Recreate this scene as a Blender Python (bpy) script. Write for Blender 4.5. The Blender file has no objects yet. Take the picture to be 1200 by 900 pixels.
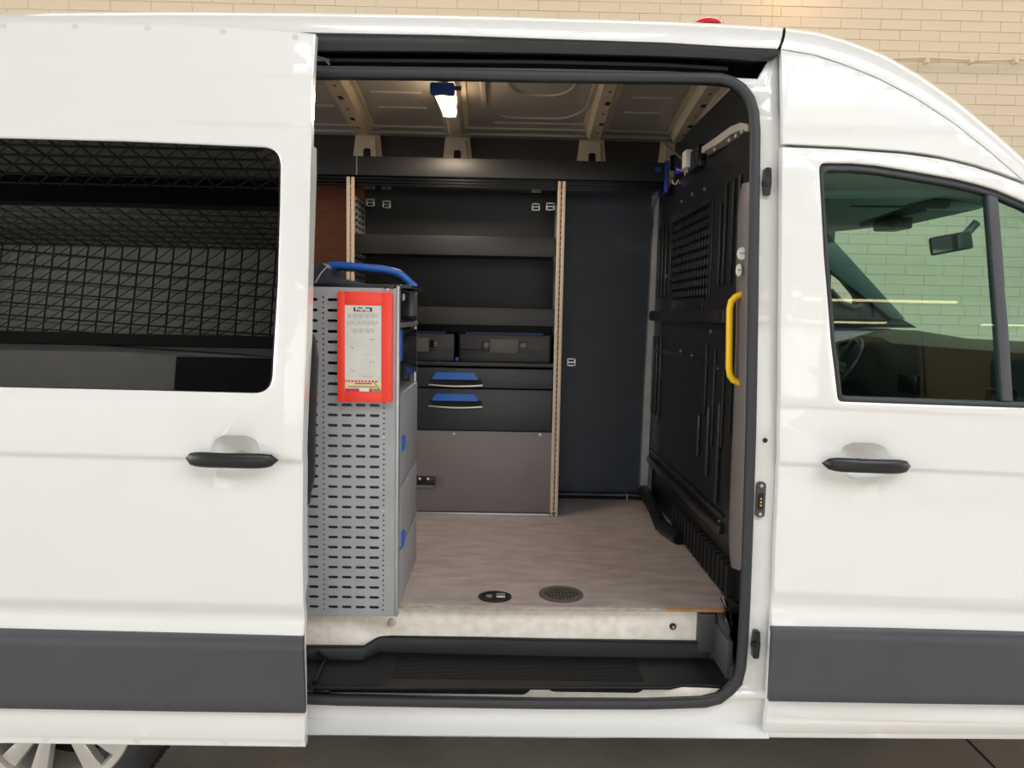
import bpy, bmesh, math, random
from mathutils import Vector, Matrix
random.seed(7)
SC = bpy.context.scene
COL = SC.collection
PI = math.pi

# ---------------------------------------------------------------- camera
F = 900.0
CAM = Vector((0.0, -2.2, 1.6))
ROLL = math.radians(1.1)
_d = Vector((-10 / F, 82 / F, -1)).normalized()            # world +Y seen from the camera
_u = Vector((math.sin(ROLL), math.cos(ROLL), 0)); _u.z = (_u.x * _d.x + _u.y * _d.y) / (-_d.z) 
_u = (_u - _d * _u.dot(_d)).normalized()                    # world +Z seen from the camera
_x = _d.cross(_u).normalized()                              # world +X
R_wc = Matrix(((_x.x, _d.x, _u.x), (_x.y, _d.y, _u.y), (_x.z, _d.z, _u.z)))
R_cw = R_wc.transposed()
cd = bpy.data.cameras.new('camera'); cam = bpy.data.objects.new('camera', cd); COL.objects.link(cam)
cam.matrix_world = Matrix.Translation(CAM) @ R_cw.to_4x4()
cd.sensor_width = 36; cd.lens = 36 * F / 1200; cd.clip_start = .02
SC.camera = cam
# ---------------------------------------------------------------- exposure and light
SC.view_settings.view_transform = 'Standard'; SC.view_settings.look = 'None'
SC.view_settings.gamma = 1; SC.view_settings.use_curve_mapping = False
SC.view_settings.exposure = 0.0
SC.cycles.max_bounces = 10; SC.cycles.transparent_max_bounces = 12
SC.cycles.sample_clamp_indirect = 6
wd = bpy.data.worlds.new('daylight'); SC.world = wd; wd.use_nodes = True
wd.node_tree.nodes['Background'].inputs[0].default_value = (.75, .85, 1, 1)
wd.node_tree.nodes['Background'].inputs[1].default_value = 1.0
def area(name, loc, rot, sx, sy, power, color=(1, 1, 1)):
    l = bpy.data.lights.new(name, 'AREA'); l.shape = 'RECTANGLE'; l.size = sx; l.size_y = sy; l.energy = power; l.color = color
    o = bpy.data.objects.new(name, l); COL.objects.link(o); o.location = loc; o.rotation_euler = rot
    return o
# daylight through the roof glazing followed by added fill lights
SKY = [(-9.5, 2.2), (-.2, 1.7), (4.6, 2.3), (10.2, 2.2)]      # centre x, half width
for sx_, hw_ in SKY:
    area('skylight_daylight', (sx_, -4.8, 6.28), (0, 0, 0), 2 * hw_, 3.6, (115 if sx_ == 4.6 else 56) * hw_ * 2, (.95, .97, 1.0))
area('gable_fill', (4.2, -13.7, 2.3), (PI / 2, 0, 0), 16.6, 3.8, 410, (.99, .99, 1.0))  # added frontal fill for the load space, in front of the solid gable wall
area('side_fill', (-12.8, -4.5, 2.6), (0, -PI / 2, 0), 3.6, 11, 950, (.97, .98, 1.0))  # added fill before the closed side wall, no window behind it
area('side_fill', (12.8, -4.5, 2.6), (0, PI / 2, 0), 3.6, 11, 300, (.97, .98, 1.0))  # weaker added fill from the opposite side
area('mirrored_wall_fill', (-9, -10.6, 5.6), (math.radians(-58), 0, 0), 5, .4, 260, (1.0, .96, .9))  # added lamp, brightens the wall mirrored in the sliding door window
area('backwall_fill', (3.0, 2.9, 6.2), (0, 0, 0), 14, 1.0, 165, (1.0, .93, .84))  # added fill for the brickwork, no roof light above it

# ---------------------------------------------------------------- pixel helpers
def ray(px, py):
    return R_cw @ Vector(((px - 600) / F, (450 - py) / F, -1))
def P(px, py, Y):
    d = ray(px, py); return CAM + d * ((Y - CAM.y) / d.y)
def PX(px, py, X):
    d = ray(px, py); return CAM + d * ((X - CAM.x) / d.x)
def PZ(px, py, z):
    d = ray(px, py); return CAM + d * ((z - CAM.z) / d.z)
def proj(p):
    c = R_wc @ (Vector(p) - CAM)
    return 600 + F * c.x / -c.z, 450 - F * c.y / -c.z
def S(px, py, f):
    Y = .05
    for _ in range(6):
        p = P(px, py, Y); Y = f(p.x, p.z)
    return (p.x, p.z)
def interp(pts, t):
    if t <= pts[0][0]: return pts[0][1]
    if t >= pts[-1][0]: return pts[-1][1]
    for i in range(len(pts) - 1):
        a, b = pts[i], pts[i + 1]
        if t <= b[0]:
            h = b[0] - a[0]; s = (t - a[0]) / h
            m0 = (b[1] - pts[i - 1][1]) / (b[0] - pts[i - 1][0]) if i else (b[1] - a[1]) / h
            m1 = (pts[i + 2][1] - a[1]) / (pts[i + 2][0] - a[0]) if i + 2 < len(pts) else (b[1] - a[1]) / h
            return ((2*s**3-3*s*s+1)*a[1] + (s**3-2*s*s+s)*h*m0 + (-2*s**3+3*s*s)*b[1] + (s**3-s*s)*h*m1)
def ss(t):
    t = max(0., min(1., t)); return t * t * (3 - 2 * t)
YB = [(.36, .03), (.45, .008), (.6, 0), (1.2, 0), (1.5, .018), (2.0, .075), (2.35, .122), (2.5, .15)]
def yb(z): return interp(YB, z)

# ---------------------------------------------------------------- materials
def lin(c):
    if isinstance(c, str):
        c = c.lstrip('#'); c = [int(c[i:i + 2], 16) / 255 for i in (0, 2, 4)]
    return tuple(v / 12.92 if v <= .04045 else ((v + .055) / 1.055) ** 2.4 for v in c)
def mat(name, col, rough=.5, metal=0, coat=0, noise=.08, scale=8, bump=0, bscale=120, spec=.5, emit=None, es=0, col2=None, stretch=(1, 1, 1)):
    m = bpy.data.materials.new(name); m.use_nodes = True; nt = m.node_tree; n = nt.nodes; L = nt.links
    b = n['Principled BSDF']; c = lin(col)
    c2 = lin(col2) if col2 else tuple(v * (1 - noise) for v in c)
    tc = n.new('ShaderNodeTexCoord'); mp = n.new('ShaderNodeMapping'); mp.inputs['Scale'].default_value = stretch
    L.new(tc.outputs['Object'], mp.inputs[0])
    nz = n.new('ShaderNodeTexNoise'); nz.inputs['Scale'].default_value = scale; nz.inputs['Detail'].default_value = 6
    L.new(mp.outputs[0], nz.inputs[0])
    rp = n.new('ShaderNodeValToRGB'); rp.color_ramp.elements[0].position = .35; rp.color_ramp.elements[1].position = .65
    rp.color_ramp.elements[0].color = (*c2, 1); rp.color_ramp.elements[1].color = (*c, 1)
    L.new(nz.outputs[0], rp.inputs[0]); L.new(rp.outputs[0], b.inputs['Base Color'])
    b.inputs['Roughness'].default_value = rough; b.inputs['Metallic'].default_value = metal
    b.inputs['Coat Weight'].default_value = coat; b.inputs['Coat Roughness'].default_value = .04
    b.inputs['Specular IOR Level'].default_value = spec
    if bump:
        n2 = n.new('ShaderNodeTexNoise'); n2.inputs['Scale'].default_value = bscale; n2.inputs['Detail'].default_value = 3
        L.new(mp.outputs[0], n2.inputs[0])
        bp = n.new('ShaderNodeBump'); bp.inputs['Strength'].default_value = bump; bp.inputs['Distance'].default_value = .004
        L.new(n2.outputs[0], bp.inputs['Height']); L.new(bp.outputs[0], b.inputs['Normal'])
    if emit:
        b.inputs['Emission Color'].default_value = (*lin(emit), 1); b.inputs['Emission Strength'].default_value = es
    return m
def glass(name, tint, rough=0.0, ior=1.5):
    m = bpy.data.materials.new(name); m.use_nodes = True; nt = m.node_tree; n = nt.nodes; L = nt.links
    n.remove(n['Principled BSDF']); out = n['Material Output']
    t = n.new('ShaderNodeBsdfTransparent'); t.inputs[0].default_value = (*tint, 1)
    g = n.new('ShaderNodeBsdfGlossy'); g.inputs['Roughness'].default_value = rough
    fr = n.new('ShaderNodeFresnel'); ge = n.new('ShaderNodeNewGeometry')
    io = n.new('ShaderNodeMapRange'); io.inputs['To Min'].default_value = ior; io.inputs['To Max'].default_value = 1 / ior
    L.new(ge.outputs['Backfacing'], io.inputs['Value']); L.new(io.outputs[0], fr.inputs[0])   # thin pane: the same reflection from both sides
    mx = n.new('ShaderNodeMixShader'); L.new(fr.outputs[0], mx.inputs[0]); L.new(t.outputs[0], mx.inputs[1]); L.new(g.outputs[0], mx.inputs[2])
    L.new(mx.outputs[0], out.inputs[0]); return m
M = dict(
    paint=mat('white_paint', '#e2e2e0', .32, coat=1, noise=.015, scale=2),
    inner=mat('primer_paint', '#cfc9bf', .45, coat=.3, noise=.12, scale=6),
    scuffed=mat('scuffed_paint', '#fffaf0', .4, coat=.4, noise=.15, scale=30, col2='#f1eadc'),
    roofin=mat('ceiling_paint', '#aaa49c', .42, coat=.3, noise=.15, scale=5),
    beam=mat('beam_paint', '#d2c2a8', .42, coat=.3, noise=.15, scale=9),
    trim=mat('trim_plastic', '#44454a', .55, noise=.08, bump=.15, bscale=300),
    rubber=mat('rubber', '#2c2d31', .5, noise=.1),
    black=mat('black_plastic', '#15171b', .38, noise=.15, bump=.1, bscale=200),
    tray=mat('tray_plastic', '#0d0f12', .5, noise=.2, scale=20, bump=.2, bscale=260, spec=.35),
    blackgloss=mat('gloss_black', '#0d0e12', .2, noise=.1),
    rail=mat('black_channel', '#08080a', .35, noise=.1),
    bulk=mat('bulkhead_paint', '#1f2023', .33, coat=.2, noise=.2, scale=7),
    lining=mat('grey_lining', '#37414e', .5, noise=.18, scale=5, bump=.06),
    ply=mat('rear_plywood', '#6b3818', .5, noise=.3, scale=6, stretch=(1, 1, 6)),
    floorply=mat('floor_board', '#a99d9b', .45, noise=.2, scale=7, col2='#948886', bump=.12, bscale=90, stretch=(1, 3, 1)),
    edge=mat('board_edge', '#b7aca0', .5, noise=.35, scale=40, stretch=(1, 4, 4)),
    rack=mat('rack_steel', '#a9acb0', .45, metal=.15, noise=.12, scale=10),
    rackback=mat('rack_back', '#6d7074', .55, noise=.1),
    alu=mat('aluminium', '#b9bcc0', .35, metal=.7, noise=.1, scale=20),
    chrome=mat('zinc_steel', '#c9c6bd', .3, metal=.8, noise=.1),
    shelf=mat('shelf_board', '#1f2024', .42, noise=.2, scale=8),
    shelfback=mat('shelf_back', '#101012', .5, noise=.2, scale=6),
    base=mat('base_board', '#716a6a', .45, noise=.08, scale=6),
    red=mat('red_plastic', '#f9402c', .35, noise=.06, scale=4),
    paper=mat('worn_paper', '#dcdad4', .5, noise=.1, scale=14),
    pink=mat('pink_print', '#c2346c', .5, noise=.2, scale=60),
    cream=mat('cream_print', '#f2d9a6', .5, noise=.15, scale=60),
    green=mat('green_print', '#8f9e6a', .5, noise=.3, scale=80),
    blue=mat('blue_plastic', '#1c5cb4', .35, noise=.08),
    dkblue=mat('dark_blue_plastic', '#173a86', .4, noise=.1),
    purple=mat('purple_clip', '#4a3aff', .4, noise=.1),
    yellow=mat('yellow_plastic', '#f4c20a', .35, noise=.05),
    silver=mat('alloy_silver', '#dedcd8', .28, metal=.45, noise=.05),
    tyre=mat('tyre_rubber', '#26262a', .7, noise=.15, scale=20, bump=.2),
    dark=mat('dark_cavity', '#0c0c0e', .8, noise=.2),
    trimgrey=mat('cab_plastic', '#2a2d30', .6, noise=.12, bump=.1),
    headliner=mat('headliner_cloth', '#98a09b', .85, noise=.1),
    white=mat('sticker_white', '#e8e6e2', .4, noise=.03),
    redlens=mat('red_lens', '#d01828', .15, coat=1, noise=.1),
    wallpaint=mat('wall_paint', '#dacbb4', .65, noise=.06, scale=1.2, bump=.2, bscale=40),
    mortar=mat('painted_mortar', '#c9b899', .75, noise=.08, scale=5),
    concrete=mat('concrete', '#cdc6b8', .62, noise=.25, scale=3, bump=.25, bscale=60),
    hallwall=mat('hall_wall', '#d2d1cd', .7, noise=.1, scale=2),
    darkclad=mat('dark_cladding', '#2b302e', .7, noise=.15, scale=2),
    ceil=mat('hall_ceiling', '#c4c2b8', .75, noise=.1, scale=2),
    truss=mat('truss_steel', '#1a1e1c', .5, noise=.1),
    tan=mat('tan_paint', '#a88560', .4, coat=.6, noise=.05),
    lampglow=mat('lamp_glow', '#fff0d8', .4, emit='#ffe2b8', es=14),
    tubeglow=mat('tube_glow', '#fff0d8', .4, emit='#ffdf9a', es=9),
    skyglow=mat('sky_glazing', '#ffffff', .4, emit='#eaf2ff', es=3.2),
    gablow=mat('gable_glazing', '#ffffff', .4, emit='#fff3e0', es=2.6),
    cabglass=glass('green_glass', (.78, .95, .91)),
    screen=glass('windscreen_glass', (.82, .97, .93)),
    privacy=glass('privacy_glass', (.012, .012, .014), ior=1.75),
)

# ---------------------------------------------------------------- object helpers
def tag(o, label=None, cat=None, group=None, kind=None):
    if label: o['label'] = label
    if cat: o['category'] = cat
    if group: o['group'] = group
    if kind: o['kind'] = kind
    return o
def empty(name, loc=(0, 0, 0), parent=None):
    o = bpy.data.objects.new(name, None); COL.objects.link(o); o.location = loc; o.empty_display_size = .05
    if parent: setp(o, parent)
    return o
def wloc(o):
    v = Vector(o.location)
    while o.parent: o = o.parent; v = v + Vector(o.location)
    return v
def setp(o, parent):
    if parent is not None:
        o.parent = parent; o.location = Vector(o.location) - wloc(parent)
class B:
    """collects geometry in world coordinates; build() links it as one mesh object"""
    def __init__(s): s.v = []; s.f = []
    def add(s, vs, fs):
        k = len(s.v); s.v += [tuple(v) for v in vs]; s.f += [tuple(i + k for i in f) for f in fs]; return s
    def box(s, x0, x1, y0, y1, z0, z1, bev=0, rot=None, about=None):
        if x0 > x1: x0, x1 = x1, x0
        if y0 > y1: y0, y1 = y1, y0
        if z0 > z1: z0, z1 = z1, z0
        if bev:
            bm = bmesh.new(); bmesh.ops.create_cube(bm, size=1)
            for v in bm.verts: v.co = Vector(((x0+x1)/2 + v.co.x*(x1-x0), (y0+y1)/2 + v.co.y*(y1-y0), (z0+z1)/2 + v.co.z*(z1-z0)))
            bmesh.ops.bevel(bm, geom=bm.edges[:], offset=min(bev, (x1-x0)*.45, (y1-y0)*.45, (z1-z0)*.45), segments=2, profile=.6, affect='EDGES')
            bm.verts.index_update()
            vs = [v.co.copy() for v in bm.verts]; fs = [[v.index for v in f.verts] for f in bm.faces]; bm.free()
        else:
            vs = [Vector((x, y, z)) for z in (z0, z1) for y in (y0, y1) for x in (x0, x1)]
            fs = [(0, 2, 3, 1), (4, 5, 7, 6), (0, 1, 5, 4), (2, 6, 7, 3), (0, 4, 6, 2), (1, 3, 7, 5)]
        if rot is not None:
            c = Vector(about) if about else Vector(((x0+x1)/2, (y0+y1)/2, (z0+z1)/2))
            vs = [c + rot @ (v - c) for v in vs]
        return s.add(vs, fs)
    def loft(s, rings, caps=True, closed=True):
        n = len(rings[0]); vs = [p for r in rings for p in r]; fs = []
        for i in range(len(rings) - 1):
            for j in range(n if closed else n - 1):
                a = i*n + j; b = i*n + (j+1) % n
                fs.append((a, b, b + n, a + n))
        if caps and closed:
            fs.append(tuple(range(n))[::-1]); fs.append(tuple((len(rings)-1)*n + j for j in range(n)))
        return s.add(vs, fs)
    def tube(s, path, r, n=10, ry=None, up=(0, 0, 1), closed=False, caps=True):
        path = [Vector(p) for p in path]; rings = []; ry = ry or r
        N = len(path)
        for i, p in enumerate(path):
            a = path[(i-1) % N] if (i or closed) else p; b = path[(i+1) % N] if (i < N-1 or closed) else p
            t = (b - a).normalized(); u = Vector(up)
            if abs(t.dot(u)) > .98: u = Vector((1, 0, 0)) if abs(t.x) < .9 else Vector((0, 1, 0))
            sd = t.cross(u).normalized(); w = sd.cross(t).normalized()
            rings.append([p + sd * (math.cos(2*PI*k/n) * r) + w * (math.sin(2*PI*k/n) * ry) for k in range(n)])
        if closed: rings.append(rings[0])
        return s.loft(rings, caps=caps and not closed)
    def prism(s, xz, y0, y1):
        n = len(xz)
        area_ = sum(xz[i][0]*xz[(i+1) % n][1] - xz[(i+1) % n][0]*xz[i][1] for i in range(n))
        if area_ < 0: xz = xz[::-1]
        vs = [(x, y0, z) for x, z in xz] + [(x, y1, z) for x, z in xz]
        fs = [tuple(range(n)), tuple(range(2*n-1, n-1, -1))] + [(i, i+n, (i+1) % n + n, (i+1) % n) for i in range(n)]
        return s.add(vs, fs)
    def prismx(s, yz, x0, x1):
        n = len(yz)
        vs = [(x0, y, z) for y, z in yz] + [(x1, y, z) for y, z in yz]
        fs = [tuple(range(n)), tuple(range(2*n-1, n-1, -1))] + [(i, i+n, (i+1) % n + n, (i+1) % n) for i in range(n)]
        return s.add(vs, fs)
    def disc(s, c, axis, r, t, n=20, r2=None, dome=0):
        """short cylinder from c along axis"""
        c = Vector(c); ax = Vector(axis).normalized()
        u = ax.cross(Vector((0, 0, 1))); u = Vector((1, 0, 0)) if u.length < .1 else u.normalized(); w = ax.cross(u)
        ring = lambda q, rr: [c + ax*q + (u*math.cos(2*PI*k/n) + w*math.sin(2*PI*k/n))*rr for k in range(n)]
        rs = [ring(0, r), ring(t, r2 or r)]
        if dome: rs += [ring(t + dome*.6, (r2 or r)*.7), ring(t + dome, (r2 or r)*.2)]
        return s.loft(rs)
    def build(s, name, m, parent=None, smooth=True, angle=35):
        me = bpy.data.meshes.new(name); me.from_pydata(s.v, [], s.f); me.update()
        bm = bmesh.new(); bm.from_mesh(me); bmesh.ops.recalc_face_normals(bm, faces=bm.faces); 
        c = Vector((0, 0, 0))
        if len(bm.verts): c = sum((v.co for v in bm.verts), c) / len(bm.verts)
        for v in bm.verts: v.co -= c
        bm.to_mesh(me); bm.free()
        if smooth:
            me.polygons.foreach_set('use_smooth', [True] * len(me.polygons)); me.set_sharp_from_angle(angle=math.radians(angle))
        me.materials.append(M[m] if isinstance(m, str) else m)
        o = bpy.data.objects.new(name, me); COL.objects.link(o); o.location = c
        if parent is not None: setp(o, parent)
        return o
def copyo(o, loc=None, parent=None, label=None):
    c = o.copy(); COL.objects.link(c)
    if parent is not None: c.parent = parent
    if loc is not None:
        c.location = Vector(loc) - (wloc(c.parent) if c.parent else Vector((0, 0, 0)))
    if label: c['label'] = label
    return c
def rnd(pts, r, n=5):
    """round the corners of a polygon given as (x, y) or (x, y, radius)"""
    out = []; N = len(pts)
    for i in range(N):
        p = Vector(pts[i][:2]); a = Vector(pts[i-1][:2]); b = Vector(pts[(i+1) % N][:2])
        rr = pts[i][2] if len(pts[i]) > 2 else r
        la, lb = (a-p).length, (b-p).length; q = min(rr, la*.45, lb*.45)
        if q < .01 and rr == 0 or q == 0: out.append((p.x, p.y)); continue
        s0 = p + (a-p)/la*q; s1 = p + (b-p)/lb*q
        for k in range(n + 1):
            t = k / n; v = s0*(1-t)**2 + p*2*t*(1-t) + s1*t*t; out.append((v.x, v.y))
    return out
def sheet(name, m, outline, f, t=.03, holes=(), zc=(), xc=(), ch=.004, parent=None, px=True, angle=40, kids=None):
    """a pressed sheet: outline (and holes) in front elevation, surface Y = f(x, z), thickness t inwards"""
    bm = bmesh.new()
    cv = (lambda q: S(q[0], q[1], f)) if px else (lambda q: q)
    for loop in [outline] + list(holes):
        vs = [bm.verts.new((a, 0, b)) for a, b in map(cv, loop)]
        for i in range(len(vs)): bm.edges.new((vs[i], vs[(i+1) % len(vs)]))
    bmesh.ops.triangle_fill(bm, edges=bm.edges[:], use_beauty=True, use_dissolve=False, normal=(0, -1, 0))
    for z in zc:
        bmesh.ops.bisect_plane(bm, geom=bm.verts[:]+bm.edges[:]+bm.faces[:], plane_co=(0, 0, z), plane_no=(0, 0, 1), dist=1e-5)
    for x in xc:
        bmesh.ops.bisect_plane(bm, geom=bm.verts[:]+bm.edges[:]+bm.faces[:], plane_co=(x, 0, 0), plane_no=(1, 0, 0), dist=1e-5)
    bmesh.ops.remove_doubles(bm, verts=bm.verts[:], dist=.002)
    bmesh.ops.dissolve_degenerate(bm, edges=bm.edges[:], dist=.0004)
    for fc in bm.faces:
        if fc.normal.y > 0: fc.normal_flip()
    rim = {}
    if ch:
        bmesh.ops.inset_region(bm, faces=bm.faces[:], thickness=ch, use_boundary=True, use_even_offset=True)
    bv = set(v for e in bm.edges if len(e.link_faces) == 1 for v in e.verts)
    bm.verts.index_update()
    V = []; nv = len(bm.verts)
    for v in bm.verts:
        V.append((v.co.x, f(v.co.x, v.co.z) + (ch*.8 if v in bv else 0), v.co.z))
    back = [(x, f(x, z) + t, z) for (x, y, z) in V]
    Fs = [[v.index for v in fc.verts] for fc in bm.faces]
    bF = [[i + nv for i in reversed(fc)] for fc in Fs]
    side = []
    for e in bm.edges:
        if len(e.link_faces) == 1:
            l = e.link_loops[0]; a = l.vert.index; b = l.link_loop_next.vert.index
            side.append((b, a, a + nv, b + nv))
    bm.free()
    me = bpy.data.meshes.new(name); me.from_pydata(V + back, [], Fs + bF + side); me.update()
    c = Vector((sum(v[0] for v in V)/nv, sum(v[1] for v in V)/nv, sum(v[2] for v in V)/nv))
    for v in me.vertices: v.co -= c
    me.polygons.foreach_set('use_smooth', [True]*len(me.polygons)); me.set_sharp_from_angle(angle=math.radians(angle))
    me.materials.append(M[m])
    o = bpy.data.objects.new(name, me); COL.objects.link(o); o.location = c
    if parent is not None: setp(o, parent)
    return o
def frange(a, b, s):
    r = []
    while a < b: r.append(a); a += s
    return r
def zat(px, py, off=0):
    return P(px, py, yb(1.6 + (368 - py) / F * 2.2) + off).z

# ================================================================ the hall
def struct(o): o['kind'] = 'structure'; return o
YW = 4.0
struct(B().box(-13, 13, -14.4, 5, -.2, 0).build('floor', 'concrete', smooth=False))
fl = bpy.data.objects['floor']
# saw cut in the slab
c0, c1 = PZ(1138, 872, .0), PZ(1166, 900, .0)
dv = (c1 - c0); 
B().box(-.004, .004, 0, 1.6, 0, .0015, rot=Matrix.Rotation(math.atan2(-(c0 - c1).x, (c0 - c1).y), 3, 'Z'), about=(0, 0, 0)).build('floor_joint', 'dark', fl, False)
bpy.data.objects['floor_joint'].location += Vector((c1.x, c1.y, .0))
wb = struct(B().box(-13, 13, YW + .0035, YW + .3, 0, 6.6).build('wall_back', 'mortar', smooth=False))
struct(B().box(-13.3, -13, -14.4, 5, 0, 6.6).build('wall_left', 'hallwall', smooth=False))
struct(B().box(13, 13.3, -14.4, 5, 0, 6.6).build('wall_right', 'hallwall', smooth=False))
# bricks: the ones the photograph shows singly are objects, the rest is one part
BH, BL = .079, .315
def brick_geo(b, x, z):
    g, d = .0012, .0022
    x0, x1, z0, z1 = x + g, x + BL - g, z + g, z + BH - g
    o = [(x0, YW + .004, z0), (x1, YW + .004, z0), (x1, YW + .004, z1), (x0, YW + .004, z1)]
    i = [(x0 + d, YW, z0 + d), (x1 - d, YW, z0 + d), (x1 - d, YW, z1 - d), (x0 + d, YW, z1 - d)]
    b.add(o + i, [(4, 5, 6, 7), (0, 1, 5, 4), (1, 2, 6, 5), (2, 3, 7, 6), (3, 0, 4, 7)])
def in_view(px, py):
    if -20 < px < 1220 and -4 < py < 24: return True
    if 905 < px < 1220 and -4 < py < 40 + (px - 915) * .55: return True
    if 975 < px < 1210 and 225 < py < 380 and (py > 262 or px > 1130): return True
    return False
bm_ = B(); seen_ = []
for r in range(int(6.6 / BH)):
    z = r * BH
    for k in range(int(26 / BL) + 1):
        x = -13 + (k - .5 * (r % 2)) * BL
        px, py = proj((x + BL / 2, YW, z + BH / 2))
        if in_view(px, py): seen_.append((x, z))
        elif z < 5.2 and -9 < x < 10: brick_geo(bm_, x, z)
seen_ = seen_[:300]
proto = None
for x, z in seen_:
    if proto is None:
        b = B(); brick_geo(b, x, z); proto = b.build('brick', 'wallpaint', wb, False); base = Vector((x, z, 0)); pl = Vector(proto.location)
    else:
        c = proto.copy(); COL.objects.link(c); c.location = pl + Vector((x - base.x, random.uniform(-.0012, .0012), z - base.y))
o = bm_.build('brickwork', 'wallpaint', wb, False); o['kind'] = 'stuff'
# expansion joint
j = P(905, 15, YW)
B().box(j.x - .004, j.x + .004, YW - .002, YW + .01, 3.2, 5.6).build('expansion_joint', 'mortar', wb, False)

# a warm wall lamp above the picture throws its glow down the brickwork
lw = P(935, -75, YW - .12)
B().box(lw.x - .12, lw.x + .12, YW - .14, YW, lw.z - .03, lw.z + .1, .01).build('wall_light_fitting', 'truss', wb)
ll = bpy.data.lights.new('wall_light', 'AREA'); ll.shape = 'RECTANGLE'; ll.size = .2; ll.size_y = .08; ll.energy = 5; ll.color = (1, .55, .22)
lo = bpy.data.objects.new('wall_light', ll); COL.objects.link(lo); lo.location = (lw.x, YW - .09, lw.z - .04)
# pipe along the wall
pr = empty('wall_pipe', P(1115, 70, YW - .03)); tag(pr, 'cream painted pipe clipped along the brick wall, upper right', 'pipe')
pts = []
for i in range(30):
    px = 1010 + i * 12; p = P(px, 68.5 + .006 * (px - 1010) + 1.2 * math.sin(px * .045), YW - .03); pts.append(p)
B().tube(pts, .011, 8).build('pipe_run', 'wallpaint', pr)
for px in (1034, 1086, 1138, 1190, 1242):
    q = P(px, 69.8, YW - .03); B().box(q.x - .012, q.x + .012, YW - .055, YW, q.z - .03, q.z + .028, .004).build('pipe_clip', 'wallpaint', pr)

# ceiling with roof lights
ceil_b = B()
edge = -13
for sx_, hw_ in SKY:
    ceil_b.box(edge, sx_ - hw_, -14.4, 5, 6.4, 6.6)
    ceil_b.box(sx_ - hw_, sx_ + hw_, -14.4, -6.7, 6.4, 6.6); ceil_b.box(sx_ - hw_, sx_ + hw_, -2.9, 5, 6.4, 6.6)
    edge = sx_ + hw_
ceil_b.box(edge, 13, -14.4, 5, 6.4, 6.6)
cl = struct(ceil_b.build('ceiling', 'ceil', smooth=False))
for sx_, hw_ in SKY:
    b = B(); sy_ = -4.8; h_ = hw_ + .2
    b.box(sx_ - h_, sx_ + h_, sy_ - 2, sy_ - 1.8, 6.1, 6.5).box(sx_ - h_, sx_ + h_, sy_ + 1.8, sy_ + 2, 6.1, 6.5)
    for k in range(1, 3): yy = sy_ - 1.8 + k * 1.2; b.box(sx_ - h_, sx_ + h_, yy - .06, yy + .06, 6.1, 6.26)
    for k in (-hw_, -hw_ * .1, hw_ * .5, hw_): b.box(sx_ + k - .06, sx_ + k + .06, sy_ - 1.8, sy_ + 1.8, 6.08, 6.26)
    b.build('skylight_frame', 'truss', cl, False)
B().box(-13, 13, -.6, -.4, 5.9, 6.4).box(-13, 13, -10.5, -10.3, 5.9, 6.4).build('roof_girder', 'truss', cl, False)
# fluorescent battens hanging from the ceiling
bat = None
for yy in (-8.2, -10.2, -12.6):
    for xx in (1.3, 5.2, 9.1):
        if bat is None:
            bat = B().box(xx - 1.2, xx + 1.2, yy - .05, yy + .05, 3.75, 3.8).build('batten', 'truss', cl, False)
            tb = B().box(xx - 1.15, xx + 1.15, yy - .035, yy + .035, 3.715, 3.75, .01).build('batten_tube', 'tubeglow', cl)
            b0 = Vector(wloc(bat)); t0 = Vector(wloc(tb)); o0 = (xx, yy)
        else:
            copyo(bat, b0 + Vector((xx - o0[0], yy - o0[1], 0)), cl); copyo(tb, t0 + Vector((xx - o0[0], yy - o0[1], 0)), cl)
# gable wall behind the camera
wf = struct(B().box(-13, 13, -14.4, -14, 0, 6.6).build('wall_front', 'hallwall', smooth=False))
b = B().box(-4.3, 13, -14, -13.6, 4.2, 4.4)
for k in range(9): b.box(-4.2 + k * 2.1 - .05, -4.2 + k * 2.1 + .05, -13.7, -13.55, .3, 4.3)
b.build('glazing_bar', 'truss', wf, False)  # bars across the added gable fill light
b = B()
for i in range(9, 26):
    for j_ in range(6):
        x0 = -13 + i; z0 = 4.7 + j_ * .3
        b.box(x0 - .02, x0 + .02, -13.98, -13.94, z0, z0 + .3)
b.box(-4, 13, -13.99, -13.95, 5.2, 6.4)
b.build('upper_cladding', 'darkclad', wf, False)
o = B().box(-6.75, -4.3, -14, -13.86, 0, 3.0).build('gate_panel', 'darkclad', wf, False)
b = B()
def bar(a, c_, w=.022):
    a = Vector(a); c_ = Vector(c_); b.tube([a, c_], w, 4, caps=False)
for i in range(25):
    X0 = -12.4 + i * .36
    bar((X0, -13.8, 3.6), (X0, -13.8, 6.2)); bar((X0, -13.8, 6.2), (X0, -5.2, 6.2))
    for j_ in range(7): bar((X0, -13.8, 3.67 + j_*.36), (X0 + .36, -13.8, 4.03 + j_*.36), .014)
    for j_ in range(24): bar((X0, -13.8 + j_*.36, 6.2), (X0 + .36, -13.44 + j_*.36, 6.2), .014)
for j_ in range(8): bar((-12.4, -13.8, 3.67 + j_*.36), (-3.6, -13.8, 2.95 + j_*.36))
for j_ in range(25): bar((-12.4, -13.8 + j_*.36, 6.2), (-3.6, -13.8 + j_*.36, 6.2))
o = b.build('roof_lattice', M.setdefault('lattice', mat('lattice_steel', '#4a4f4a', .6, noise=.1)), wf, False); o['kind'] = 'stuff'
B().box(-12.6, -4.4, -14, -13.7, 3.35, 3.7).build('wall_beam', 'darkclad', wf, False)
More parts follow.
